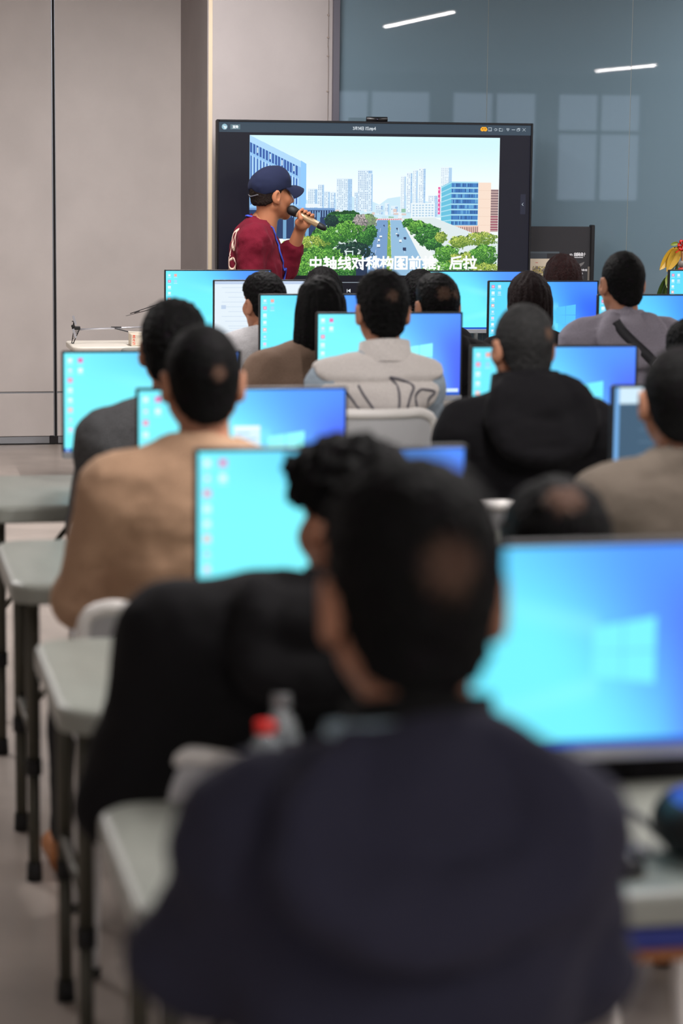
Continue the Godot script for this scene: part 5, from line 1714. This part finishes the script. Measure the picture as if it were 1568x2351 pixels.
func people() -> void:
	head_arrays = make_head(0.006)
	hand_arrays = make_hand()
	var black := cloth("cloth_black", c8(26, 25, 27))
	var jet := cloth("cloth_jet", c8(22, 21, 24))
	var navy := cloth("cloth_navy", c8(50, 50, 66))
	var tan := cloth("cloth_tan", c8(202, 164, 134))
	var wool := mat("cloth_wool", c8(132, 132, 134), 0.95, 0.0, 0.2)
	wool.albedo_texture = wool_noise
	wool.uv1_triplanar = true
	wool.uv1_scale = Vector3.ONE * 7.0
	var cream := cloth("cloth_cream", c8(238, 231, 226))
	var pale := cloth("cloth_pale_blue", c8(176, 192, 206))
	var brown := cloth("cloth_brown", c8(144, 120, 104))
	var grey := cloth("cloth_light_grey", c8(198, 196, 198))
	var mauve := cloth("cloth_mauve_grey", c8(152, 146, 158))
	var olive := cloth("cloth_olive", c8(108, 98, 88))
	var white := cloth("cloth_white", c8(210, 208, 208))
	var dark_brown := Color(0.019, 0.009, 0.009)
	# each chair is placed with its sitter
	var p := person({"top": Vector3(0.572, 1.419, -2.414), "label": "person in a navy hooded jacket, seen from behind, nearest to the camera", "hair": "full", "hair_cell": 0.006, "bald": [[Vector3(0.015, 0.045, 0.112), 0.034, 0.6]], "cloth": navy, "g": 0.026, "sw": 0.150, "cell": 0.012, "sh": Vector3(-0.015, -0.065, 0.005), "el": Vector3(-0.055, -0.14, -0.08), "er": Vector3(0.055, -0.18, -0.08), "wl": Vector3(0.10, -0.02, -0.25), "wr": Vector3(-0.08, -0.02, -0.25), "hood": 1.15, "hood_drop": 0.06, "hood_up": 0.012, "hood_out": 0.045, "fold": 5.0, "fold_amp": 0.016, "collar": cloth("collar_blue_grey", c8(166, 190, 204)), "collar_h": 0.034, "collar_r": 0.099, "inner": cloth("collar_black", c8(24, 24, 24)), "nod": -0.05, "look": -0.05, "head": 1.07})
	chair(0.57, -2.38, 0.0, "white stacking chair under the person in the navy hooded jacket")
	part(p, "hood_tag", box(Vector3(0.06, 0.02, 0.012), 0.004), mat("tag_cream", c8(190, 180, 166), 0.8), (p.get_meta("joints").nb as Vector3) + Vector3(0.005, 0.008, 0.085), Basis(), "cream cord end")
	p = person({"top": Vector3(0.809, 1.269, -3.839), "label": "person with tousled black hair in a black jacket, leaning to the right", "hair": "curly", "hair_cell": 0.006, "cloth": black, "g": 0.034, "sw": 0.19, "cell": 0.014, "hip_dx": -0.12, "hip_dz": -0.04, "nb": Vector3(-0.065, -0.125, 0.09), "sh": Vector3(-0.055, -0.03, 0.02), "tilt": 0.01, "el": Vector3(-0.075, -0.27, -0.05), "er": Vector3(0.0, -0.24, -0.12), "look": 0.35, "nod": -0.22, "roll": -0.12, "hood": 0.8, "hood_drop": 0.05})
	chair(0.685, -3.905, 0.0, "white stacking chair under the person in the black jacket")
	p = person({"top": Vector3(0.749, 1.374, -5.158), "label": "person with short black hair in a plain tan sweater", "hair": "short", "bald": [[Vector3(0.022, 0.030, 0.112), 0.020, 0.9]], "cloth": tan, "garment": "sweater", "g": 0.022, "sw": 0.175, "cell": 0.014, "fold": 7.0, "fold_amp": 0.012, "hip_dx": -0.05, "sh": Vector3(-0.02, -0.055, 0.005), "el": Vector3(-0.06, -0.24, -0.08), "collar": tan, "collar_h": 0.03, "collar_r": 0.072, "legs": "wide", "shoes": mat("shoe_tan", c8(176, 104, 36), 0.6)})
	chair(0.70, -5.16, 0.0, "white stacking chair under the person in the tan sweater")
	p = person({"top": Vector3(0.861, 1.333, -6.471), "label": "person with thick black hair in a charcoal wool coat", "hair": "full", "cloth": wool, "garment": "coat", "g": 0.024, "sw": 0.160, "hip_dx": -0.03, "sh": Vector3(-0.03, -0.06, 0.005), "el": Vector3(-0.03, -0.25, -0.10), "look": -0.25})
	part(p, "earphone", tube([Vector3.ZERO, Vector3(0.0, -0.022, -0.004)], [0.009, 0.005], 8), mat("earphone_white", c8(235, 235, 238), 0.3), (p.get_meta("joints").nb as Vector3) + Vector3(-0.088, 0.14, -0.05), Basis(), "white earphone")
	chair(0.80, -6.45, 0.0, "white stacking chair under the person in the charcoal coat")
	p = person({"top": Vector3(1.731, 1.347, -7.797), "label": "person in a cream quilted vest with a letter outline on the back", "hair": "full", "cloth": pale, "garment": "shirt", "vest": cream, "quilt": true, "cell": 0.011, "g": 0.012, "sw": 0.170, "sh": Vector3(-0.03, -0.06, 0.005), "hip_dx": -0.04, "collar": cream, "collar_h": 0.055, "collar_r": 0.085, "bald": [[Vector3(0.008, 0.06, 0.11), 0.024, 0.5]]})
	vest_print(p)
	chair(1.63, -7.72, -0.06, "high-backed white stacking chair under the person in the cream vest", 0.12)
	p = person({"top": Vector3(1.748, 1.274, -8.963), "label": "person with long black hair in a brown coat", "hair": "long", "cloth": brown, "garment": "coat", "g": 0.024, "sw": 0.165, "hip_dx": -0.06, "sh": Vector3(-0.05, -0.055, 0.005), "look": -0.1})
	chair(1.68, -8.93, 0.0, "white stacking chair under the person in the brown coat")
	p = person({"top": Vector3(1.746, 1.219, -10.194), "label": "person in a light grey jacket at the white document screen", "hair": "full", "cloth": grey, "g": 0.024, "sw": 0.165, "look": 0.35, "nb": Vector3(-0.01, -0.14, 0.07), "collar": grey, "hip_dz": 0.05})
	chair(1.73, -10.17, 0.0, "white stacking chair under the person in the light grey jacket")
	p = person({"top": Vector3(2.230, 1.190, -11.380), "label": "person with dark wavy hair in front of the television, left of centre", "hair": "bob", "cloth": black, "cell": 0.018, "nb": Vector3(0, -0.15, 0.05)})
	chair(2.23, -11.35, 0.0, "white stacking chair in the row closest to the television, on the left")
	p = person({"top": Vector3(2.723, 1.166, -11.430), "label": "person with black hair half hidden below the end of the subtitle", "hair": "full", "cloth": jet, "cell": 0.018, "nb": Vector3(0, -0.14, 0.05)})
	chair(2.72, -11.40, 0.0, "white stacking chair in the row closest to the television, in the middle")
	p = person({"top": Vector3(2.254, 1.272, -9.169), "label": "person with thinning hair in a black vest with white sleeves", "hair": "crop", "bald": [[Vector3(-0.01, 0.062, 0.108), 0.034, 0.6], [Vector3(0.04, 0.055, 0.098), 0.022, 0.6]], "cloth": white, "garment": "shirt", "vest": jet, "g": 0.02, "sw": 0.17, "hood": 0.7, "hood_drop": 0.05, "look": 0.1})
	chair(2.26, -9.14, 0.0, "white stacking chair under the person with white sleeves")
	p = person({"top": Vector3(1.851, 1.330, -6.524), "label": "person with greying hair in a black hooded coat", "hair": "short", "hair_color": Color(0.026, 0.026, 0.026), "bald": [[Vector3(0.042, 0.048, 0.102), 0.022, 0.8]], "cloth": jet, "garment": "coat", "g": 0.034, "sw": 0.175, "hood": 1.1, "hood_drop": 0.10, "hood_out": 0.03, "hood_up": 0.05, "sh": Vector3(0.01, -0.06, 0.005), "collar": jet, "collar_h": 0.085, "collar_r": 0.098, "look": 0.12})
	chair(1.85, -6.50, 0.0, "white stacking chair under the person in the black hooded coat")
	p = person({"top": Vector3(2.904, 1.228, -10.164), "label": "person with chin-length brown hair in a black top", "hair": "bob", "hair_color": Color(0.012, 0.008, 0.008), "cloth": jet, "garment": "top", "sw": 0.16, "look": 0.15, "nb": Vector3(0, -0.155, 0.045)})
	chair(2.90, -10.17, 0.0, "white stacking chair under the person in the black top")
	p = person({"top": Vector3(3.456, 1.247, -11.499), "label": "person with reddish brown hair in front of the display board", "hair": "bob", "hair_color": dark_brown, "cloth": black, "cell": 0.018})
	chair(3.46, -11.47, 0.0, "white stacking chair in front of the display board")
	p = person({"top": Vector3(2.945, 1.373, -8.990), "label": "person with cropped hair in a grey hooded jacket with a black shoulder strap", "hair": "short", "cloth": mauve, "g": 0.03, "sw": 0.17, "hood": 0.95, "hood_drop": 0.06, "cell": 0.014, "collar": mauve, "collar_h": 0.04, "look": 0.1})
	shoulder_strap(p)
	chair(2.945, -8.94, 0.0, "white stacking chair under the person with the shoulder strap")
	p = person({"top": Vector3(1.823, 1.323, -5.136), "label": "person in an olive brown jacket at the right edge", "hair": "short", "cloth": olive, "g": 0.03, "sw": 0.175, "collar": cloth("collar_black", c8(24, 24, 24)), "collar_h": 0.03, "collar_r": 0.075, "look": -0.15})
	chair(1.82, -5.16, 0.0, "white stacking chair under the person in the olive jacket")
	p = person({"top": Vector3(2.810, 1.182, -7.800), "label": "person with black hair cut off by the right edge, behind the olive jacket", "hair": "full", "cloth": jet, "cell": 0.018})
	chair(2.81, -7.77, 0.0, "white stacking chair at the right edge behind the olive jacket")
	p = person({"top": Vector3(1.136, 1.214, -3.764), "label": "person with dark hair bent low behind the nearest blue monitor", "hair": "crop", "bald": [[Vector3(-0.01, 0.085, 0.095), 0.034, 0.9]], "cloth": jet, "cell": 0.018, "nb": Vector3(0, -0.13, 0.09), "sw": 0.155, "el": Vector3(0.01, -0.25, -0.1), "nod": -0.3, "hip_dz": -0.08, "head": 1.05})
	chair(1.16, -3.90, 0.0, "white stacking chair behind the nearest blue monitor")
	bottle(Vector3(0.605, 0.74, -3.50), mat("cap_red", c8(206, 40, 36), 0.4), "small water bottle with a red cap beside the navy jacket", 0.15)
	bottle(Vector3(0.640, 0.74, -3.56), mat("cap_clear", c8(120, 122, 124), 0.2), "small dark bottle with a grey cap beside the red-capped one", 0.18)

	for c in get_children():
		for m in ["joints", "form"]:
			if c.has_meta(m):
				c.remove_meta(m)

func vest_print(p: Node3D) -> void:
	var f: Field = p.get_meta("form")
	var j: Dictionary = p.get_meta("joints")
	var ink := mat("vest_ink", c8(92, 90, 98), 0.8)
	var c: Vector3 = j.sh
	# outline letters across the back, measured from the middle between the shoulders
	for s in [[[0.005, -0.075], [0.03, -0.105], [0.034, -0.16], [0.028, -0.22]], [[0.005, -0.075], [0.045, -0.085], [0.085, -0.105], [0.075, -0.135], [0.065, -0.17], [0.060, -0.235]], [[0.108, -0.23], [0.098, -0.17], [0.092, -0.14], [0.108, -0.118], [0.13, -0.118], [0.16, -0.126], [0.14, -0.15], [0.138, -0.19], [0.155, -0.235]], [[-0.10, -0.10], [-0.085, -0.13], [-0.05, -0.18], [-0.02, -0.225], [-0.05, -0.215], [-0.09, -0.185], [-0.14, -0.12]]]:
		var pts := []
		for v in s:
			pts.append(Vector2(c.x + v[0] + 0.02, c.y + v[1] + 0.085))
		part(p, "outline_letter", stroke_on_back(f, pts, 0.0038, 0.0012), ink, Vector3.ZERO, Basis(), "dark letter outline")

func shoulder_strap(p: Node3D) -> void:
	var f: Field = p.get_meta("form")
	var c: Vector3 = p.get_meta("joints").sh
	part(p, "strap", stroke_on_back(f, [Vector2(c.x - 0.075, c.y + 0.07), Vector2(c.x - 0.04, c.y + 0.02), Vector2(c.x + 0.04, c.y - 0.06), Vector2(c.x + 0.12, c.y - 0.14), Vector2(c.x + 0.17, c.y - 0.20)], 0.019, 0.003, 0.002), mat("strap_black", c8(26, 26, 32), 0.7), Vector3.ZERO, Basis(), "black shoulder strap")

func speaker() -> void:
	# the man with the microphone: stands in front of the television, turned to the right and a little away
	var yaw := deg_to_rad(-99.0)
	var at := Vector3(2.135, 0, -12.53)
	var t := thing("person", "person in a maroon sweatshirt and navy cap speaking into a microphone", "person", at, yaw)
	var inv := Basis(Vector3.UP, -yaw)
	var hc := Vector3(0, 1.505, -0.045)
	var j := {"hip": Vector3(0, 0.95, 0.03), "bulk": 1.08, "nb": Vector3(0, 1.345, 0.02), "sh": Vector3(0, 1.285, 0.04), "sl": Vector3(-0.185, 1.265, 0.03), "sr": Vector3(0.185, 1.265, 0.05), "er": Vector3(0.235, 1.00, 0.07), "wr": Vector3(0.215, 0.80, -0.10)}
	j.el = inv * (Vector3(2.275, 1.125, -12.60) - at)
	j.wl = inv * (Vector3(2.335, 1.345, -12.50) - at)
	var mic_a: Vector3 = inv * (Vector3(2.275, 1.432, -12.485) - at)
	var mic_b: Vector3 = inv * (Vector3(2.437, 1.340, -12.40) - at)
	var axis := (mic_b - mic_a).normalized()
	var up := (Vector3.UP - axis * axis.y).normalized()
	var side := axis.cross(up).normalized()          # towards the camera when positive along local +x
	if side.x < 0.0:
		side = -side
	var grip := mic_a.lerp(mic_b, 0.42)
	var skin := mat("skin_speaker", c8(176, 116, 84), 0.5, 0.0, 0.35)
	# body: trunk, arms, the left hand closed round the microphone, head
	var bb := bounds(j, 0.14)
	bb[0].y = 0.72
	var f := Field.new(bb[0], bb[1], 0.02)
	torso(f, j, -0.004, 0.04)
	f.cap(j.nb + Vector3(0, -0.02, 0), hc + Vector3(0, -0.09, 0.025), 0.056, 0.053, 0.02)
	var h := Field.new((grip.min(j.wl)).min(j.el) - Vector3.ONE * 0.1, (grip.max(j.wl)).max(j.el) + Vector3.ONE * 0.1, 0.005)
	var palm: Vector3 = grip - up * 0.042 - side * 0.006
	h.cap(j.el, j.wl, 0.043, 0.029, 0.02)
	h.cap(j.wl, palm, 0.028, 0.026, 0.02)
	h.ell(palm + up * 0.004, Vector3(0.040, 0.030, 0.020), 0.015, Basis(axis, up, side))
	for i in 4:
		var c := grip + axis * (-0.030 + 0.021 * i)
		var r := 0.031
		var pts := [c - up * 0.036 - side * 0.016]
		for a in [-20.0, 35.0, 80.0, 125.0]:
			var an := deg_to_rad(a)
			pts.append(c - side * cos(an) * r + up * sin(an) * r)
		for k in pts.size() - 1:
			h.cap(pts[k], pts[k + 1], 0.0098 - 0.0006 * k, 0.0094 - 0.0006 * k, 0.004)
	var tb := palm + side * 0.018 - axis * 0.012
	h.cap(tb, grip + side * 0.033 - up * 0.010 - axis * 0.006, 0.015, 0.011, 0.010)
	h.cap(grip + side * 0.033 - up * 0.010 - axis * 0.006, grip + side * 0.030 + up * 0.012 - axis * 0.030, 0.011, 0.009, 0.005)
	var head := make_head(0.0042)
	var look := Basis(Vector3.UP, deg_to_rad(27.0)) * Basis(Vector3.RIGHT, 0.03)
	var ht := Transform3D(look.scaled(Vector3.ONE * 1.07), hc)
	part(t, "body", join([f.nets(), h.nets(), head + [ht], hand_arrays + [hand_frame(j.wr, j.er, false)]]), skin)
	var hm := mat("hair")
	part(t, "hair", make_hair("thin", 0.005, 77, Color(0.022, 0.016, 0.014), []), hm, ht.origin, ht.basis)
	for s in [-1.0, 1.0]:
		part(t, "eye", tube([Vector3(s * 0.032, 0.007, -0.0925), Vector3(s * 0.032, 0.007, -0.0965)], [0.006, 0.004], 8), mat("eye_dark", c8(24, 18, 16), 0.2), ht.origin, ht.basis)
	# sweatshirt
	bb = bounds(j, 0.18)
	bb[0].y = 0.76
	f = Field.new(bb[0], bb[1], 0.011)
	torso(f, j, 0.020, 0.05, false)
	f.cap(j.sr, j.er, 0.078, 0.066, 0.04)
	f.cap(j.er, j.wr.lerp(j.er, 0.1), 0.064, 0.050, 0.03)
	f.cap(j.sl, j.el, 0.074, 0.066, 0.04)
	f.cap(j.el, j.el.lerp(j.wl, 0.42), 0.064, 0.058, 0.03)
	f.cap(j.nb + Vector3(0, 0.0, -0.008), j.nb + Vector3(0, 0.2, -0.08), 0.068, 0.075, 0.008, true)
	f.cut(Vector3(0, 0.82, 0), Vector3.DOWN, 0.01)
	f.rough(noise3(9.0, 31, 3), 0.014, Vector3(1.2, 0.9, 1.0))
	var shirt := f
	var maroon := cloth("cloth_maroon", c8(122, 28, 48))
	part(t, "sweatshirt", join([f.nets()]), maroon)
	part(t, "neck_rib", ring_collar(j, 0.080, 0.080, 0.012, 0.010, 0.018), maroon)
	var print_ink := mat("print_cream", c8(226, 200, 182), 0.8)
	var c: Vector3 = j.sh
	for s in [[[0.10, 0.0], [0.07, 0.012], [0.055, -0.03], [0.075, -0.075], [0.105, -0.09], [0.125, -0.06], [0.12, -0.01], [0.10, 0.0], [0.085, -0.05], [0.10, -0.085]], [[0.05, -0.06], [0.045, -0.10], [0.07, -0.13]], [[0.10, -0.135], [0.075, -0.15], [0.08, -0.185], [0.115, -0.19], [0.125, -0.155], [0.10, -0.135]], [[0.04, -0.13], [0.05, -0.17], [0.03, -0.22]], [[0.135, -0.16], [0.13, -0.21]], [[0.03, -0.20], [0.05, -0.26], [0.03, -0.33]], [[0.075, -0.33], [0.095, -0.26], [0.13, -0.235], [0.12, -0.28], [0.085, -0.33]], [[0.055, -0.22], [0.065, -0.30]]]:
		var pts := []
		for v in s:
			pts.append(Vector2(c.x + v[0], c.y + 0.03 + v[1]))
		part(t, "back_print", stroke_on_back(f, pts, 0.0075, 0.0012), print_ink, Vector3.ZERO, Basis(), "cream graffiti lettering")
	# trousers and shoes
	f = Field.new(Vector3(-0.28, 0.02, -0.25), Vector3(0.28, 1.05, 0.28), 0.016)
	f.ell(Vector3(0, 0.90, 0.03), Vector3(0.165, 0.12, 0.12), 0.04)
	for s in [-1.0, 1.0]:
		f.cap(Vector3(s * 0.085, 0.86, 0.03), Vector3(s * 0.10, 0.48, 0.01), 0.085, 0.062, 0.03)
		f.cap(Vector3(s * 0.10, 0.48, 0.01), Vector3(s * 0.105, 0.09, 0.05), 0.062, 0.050, 0.03)
	f.cut(Vector3(0, 0.07, 0), Vector3.DOWN, 0.01)
	f.rough(noise3(9.0, 5, 2), 0.006)
	part(t, "trousers", join([f.nets()]), mat("trousers_black"))
	for s in [-1.0, 1.0]:
		var q := Field.new(Vector3(s * 0.105 - 0.08, -0.02, -0.24), Vector3(s * 0.105 + 0.08, 0.14, 0.14), 0.010)
		q.cap(Vector3(s * 0.105, 0.045, 0.07), Vector3(s * 0.12, 0.036, -0.13), 0.042, 0.038, 0.02)
		q.cut(Vector3(0, 0.003, 0), Vector3.DOWN, 0.004)
		part(t, "shoe", join([q.nets()]), mat("shoe_black", c8(24, 23, 24), 0.5))
	# cap: crown, brim, strap at the back
	var navy := cloth("cap_navy", c8(40, 46, 74), 0.9, 16.0)
	f = Field.new(Vector3(-0.12, -0.05, -0.14), Vector3(0.12, 0.16, 0.15), 0.005)
	f.ell(Vector3(0, 0.045, 0.010), Vector3(0.089, 0.088, 0.108), 0.01)
	f.ell(Vector3(0, 0.090, -0.025), Vector3(0.064, 0.046, 0.066), 0.04)
	f.cut(Vector3(0, 0.022, 0), Vector3(0, -1, -0.22), 0.004)
	f.ell(Vector3(0, 0.002, 0.115), Vector3(0.034, 0.028, 0.04), 0.006, Basis(), true)
	f.rough(noise3(12.0, 9, 2), 0.004)
	part(t, "cap_crown", join([f.nets()]), navy, ht.origin, ht.basis)
	var st := new_st()
	st.set_smooth_group(0)
	var n := 18
	for i in n:
		for e in 4:
			var q := []
			for w in [[i, e], [i + 1, e], [i + 1, e + 1], [i, e + 1]]:
				var a := lerpf(-1.18, 1.18, float(w[0]) / n)
				var d := float(w[1]) / 4.0
				var rim := Vector3(sin(a) * 0.084, 0.040, 0.008 - cos(a) * 0.100)
				var tip := Vector3(sin(a) * 0.090, 0.030 - 0.052 * sin(a) * sin(a), -0.002 - cos(a) * 0.100 - 0.072 * pow(cos(a * 1.2), 0.3))
				q.append(rim.lerp(tip, d) + Vector3(0, 0.010 * sin(d * PI), 0))
			quad(st, q[0], q[1], q[2], q[3], Vector3.UP)
			for k in 4:
				q[k] = q[k] - Vector3(0, 0.004, 0)
			quad(st, q[0], q[1], q[2], q[3], Vector3.DOWN)
	part(t, "cap_brim", done(st), navy, ht.origin, ht.basis)
	part(t, "cap_button", lathe([Vector2(0.008, 0), Vector2(0.007, 0.004), Vector2(0, 0.006)], 10), navy, ht.origin + ht.basis * Vector3(0, 0.133, 0.0), ht.basis)
	part(t, "cap_emblem", tube(curve([Vector3(-0.015, 0.075, -0.097), Vector3(0.006, 0.086, -0.092), Vector3(0.022, 0.070, -0.094)], 4), 0.004, 6, 0.5), print_ink, ht.origin, ht.basis, "small white emblem")
	part(t, "cap_strap", tube(curve([Vector3(-0.045, 0.006, 0.096), Vector3(0, -0.002, 0.108), Vector3(0.045, 0.006, 0.096)], 5), 0.008, 6, 0.35), mat("strap_grey", c8(120, 122, 130), 0.5), ht.origin, ht.basis)
	# lanyard round the neck, down the chest
	var lan := thing("lanyard", "bright blue lanyard ribbon round the speaker's neck", "lanyard", at, yaw)
	var blue := mat("ribbon_blue", c8(44, 72, 190), 0.6)
	for s in [-1.0, 1.0]:
		var way := []
		for q in [Vector3(0.0, 1.40, 0.088), Vector3(s * 0.060, 1.385, 0.062), Vector3(s * 0.090, 1.352, 0.005), Vector3(s * 0.088, 1.29, -0.09), Vector3(s * 0.070, 1.20, -0.14), Vector3(s * 0.040, 1.10, -0.16), Vector3(s * 0.012, 1.00, -0.16)]:
			way.append(q)
		way = curve(way, 5)
		for i in way.size():
			var on: Vector3 = pushed_out(shirt, Vector3(absf(way[i].x), way[i].y, way[i].z), 0.007)
			way[i] = Vector3(on.x * s, on.y, on.z)
		part(lan, "ribbon", tube(way, 0.0095, 8, 0.35), blue)
	part(lan, "badge", box(Vector3(0.07, 0.10, 0.004), 0.001), mat("badge_white", c8(220, 222, 226), 0.4), pushed_out(shirt, Vector3(0, 0.93, -0.17), 0.006))
	# microphone
	var mic := thing("microphone", "champagne gold handheld microphone with a black head", "microphone", at, yaw)
	var gold := mat("mic_gold", c8(222, 190, 150), 0.3, 0.55)
	part(mic, "handle", tube([mic_a.lerp(mic_b, 0.20), mic_a.lerp(mic_b, 0.30), mic_a.lerp(mic_b, 0.83)], [0.021, 0.0195, 0.0165], 16), gold)
	part(mic, "grille", tube([mic_a - axis * 0.016, mic_a - axis * 0.010, mic_a + axis * 0.004, mic_a + axis * 0.022, mic_a.lerp(mic_b, 0.21)], [0.010, 0.020, 0.0265, 0.026, 0.022], 18), mat("mic_black", c8(16, 15, 17), 0.6))
	part(mic, "tail", tube([mic_a.lerp(mic_b, 0.83), mic_a.lerp(mic_b, 0.97), mic_b + axis * 0.012], [0.0168, 0.016, 0.010], 16), mat("mic_black"))

func props() -> void:
	# small things on the tables
	keyboard(Vector3(2.40, 0.74, -8.30), 0.12, "white keyboard lying right of the cream vest")
	keyboard(Vector3(2.42, 0.766, -8.33), -0.05, "white keyboard lying on top of another keyboard")
	keyboard(Vector3(0.93, 0.74, -4.36), 0.0, "dark keyboard below the bright cyan monitor", true)
	keyboard(Vector3(0.96, 0.74, -5.66), 0.0, "dark keyboard in front of the tan sweater", true)
	keyboard(Vector3(2.16, 0.74, -6.92), 0.0, "dark keyboard in front of the black hooded coat", true)
	keyboard(Vector3(0.92, 0.74, -6.90), 0.0, "dark keyboard in front of the charcoal coat", true)
	mouse(Vector3(1.05, 0.741, -3.16), 0.2, "black mouse on the nearest table, beside the navy sleeve")
	mouse(Vector3(1.27, 0.741, -5.68), 0.0, "black mouse beside the tan sweater's keyboard")
	# the round black and blue pouch at the right end of the nearest table
	var t := thing("round_pouch", "round black pouch with a blue top and a clear clip at the right edge", "pouch", Vector3(1.21, 0.74, -3.19))
	var f := Field.new(Vector3(-0.13, -0.02, -0.13), Vector3(0.13, 0.15, 0.13), 0.008)
	f.ell(Vector3(0, 0.055, 0), Vector3(0.095, 0.062, 0.085), 0.02)
	f.cut(Vector3(0, 0.002, 0), Vector3.DOWN, 0.01)
	f.cut(Vector3(0, 0.088, 0), Vector3(0.1, 1, 0.1), 0.012)
	part(t, "case", join([f.nets()]), mat("pouch_black", c8(16, 16, 18), 0.5))
	f = Field.new(Vector3(-0.12, 0.03, -0.12), Vector3(0.12, 0.15, 0.12), 0.008)
	f.ell(Vector3(0, 0.082, 0), Vector3(0.080, 0.022, 0.072), 0.01)
	part(t, "blue_top", join([f.nets()]), mat("pouch_blue", c8(46, 84, 190), 0.4))
	part(t, "clip", tube(curve([Vector3(-0.04, 0.10, 0.01), Vector3(-0.035, 0.135, 0.02), Vector3(-0.005, 0.14, 0.02), Vector3(0.0, 0.10, 0.02)], 5), 0.008, 8), mat("clip_clear", c8(206, 206, 210), 0.15))
	part(t, "strap_end", box(Vector3(0.03, 0.014, 0.05), 0.004), mat("clip_pink", c8(190, 170, 182), 0.5), Vector3(0.02, 0.106, 0.035))
	var cab := thing("monitor_cable", "pale grey cable hanging from the nearest blue monitor", "cable", Vector3(1.03, 0.74, -3.27))
	part(cab, "wire", tube(curve([Vector3(0.0, 0.12, -0.02), Vector3(0.03, 0.08, 0.0), Vector3(0.08, 0.05, 0.02), Vector3(0.13, 0.012, 0.03), Vector3(0.24, 0.006, -0.02), Vector3(0.38, 0.006, -0.10)], 6), 0.006, 8), mat("cable_grey", c8(150, 150, 150), 0.5))
	# a folder on the board under the nearest table
	var fo := thing("blue_folder", "deep blue folder on the wooden board under the nearest table", "folder", Vector3(1.22, 0.6485, -3.22))
	part(fo, "cover", box(Vector3(0.42, 0.032, 0.30), 0.003), mat("folder_blue", c8(26, 44, 130), 0.5), Vector3(0, 0.016, 0))
	part(fo, "pages", box(Vector3(0.41, 0.022, 0.004), 0.0), mat("paper_white", c8(220, 218, 212), 0.8), Vector3(0, 0.016, -0.149))
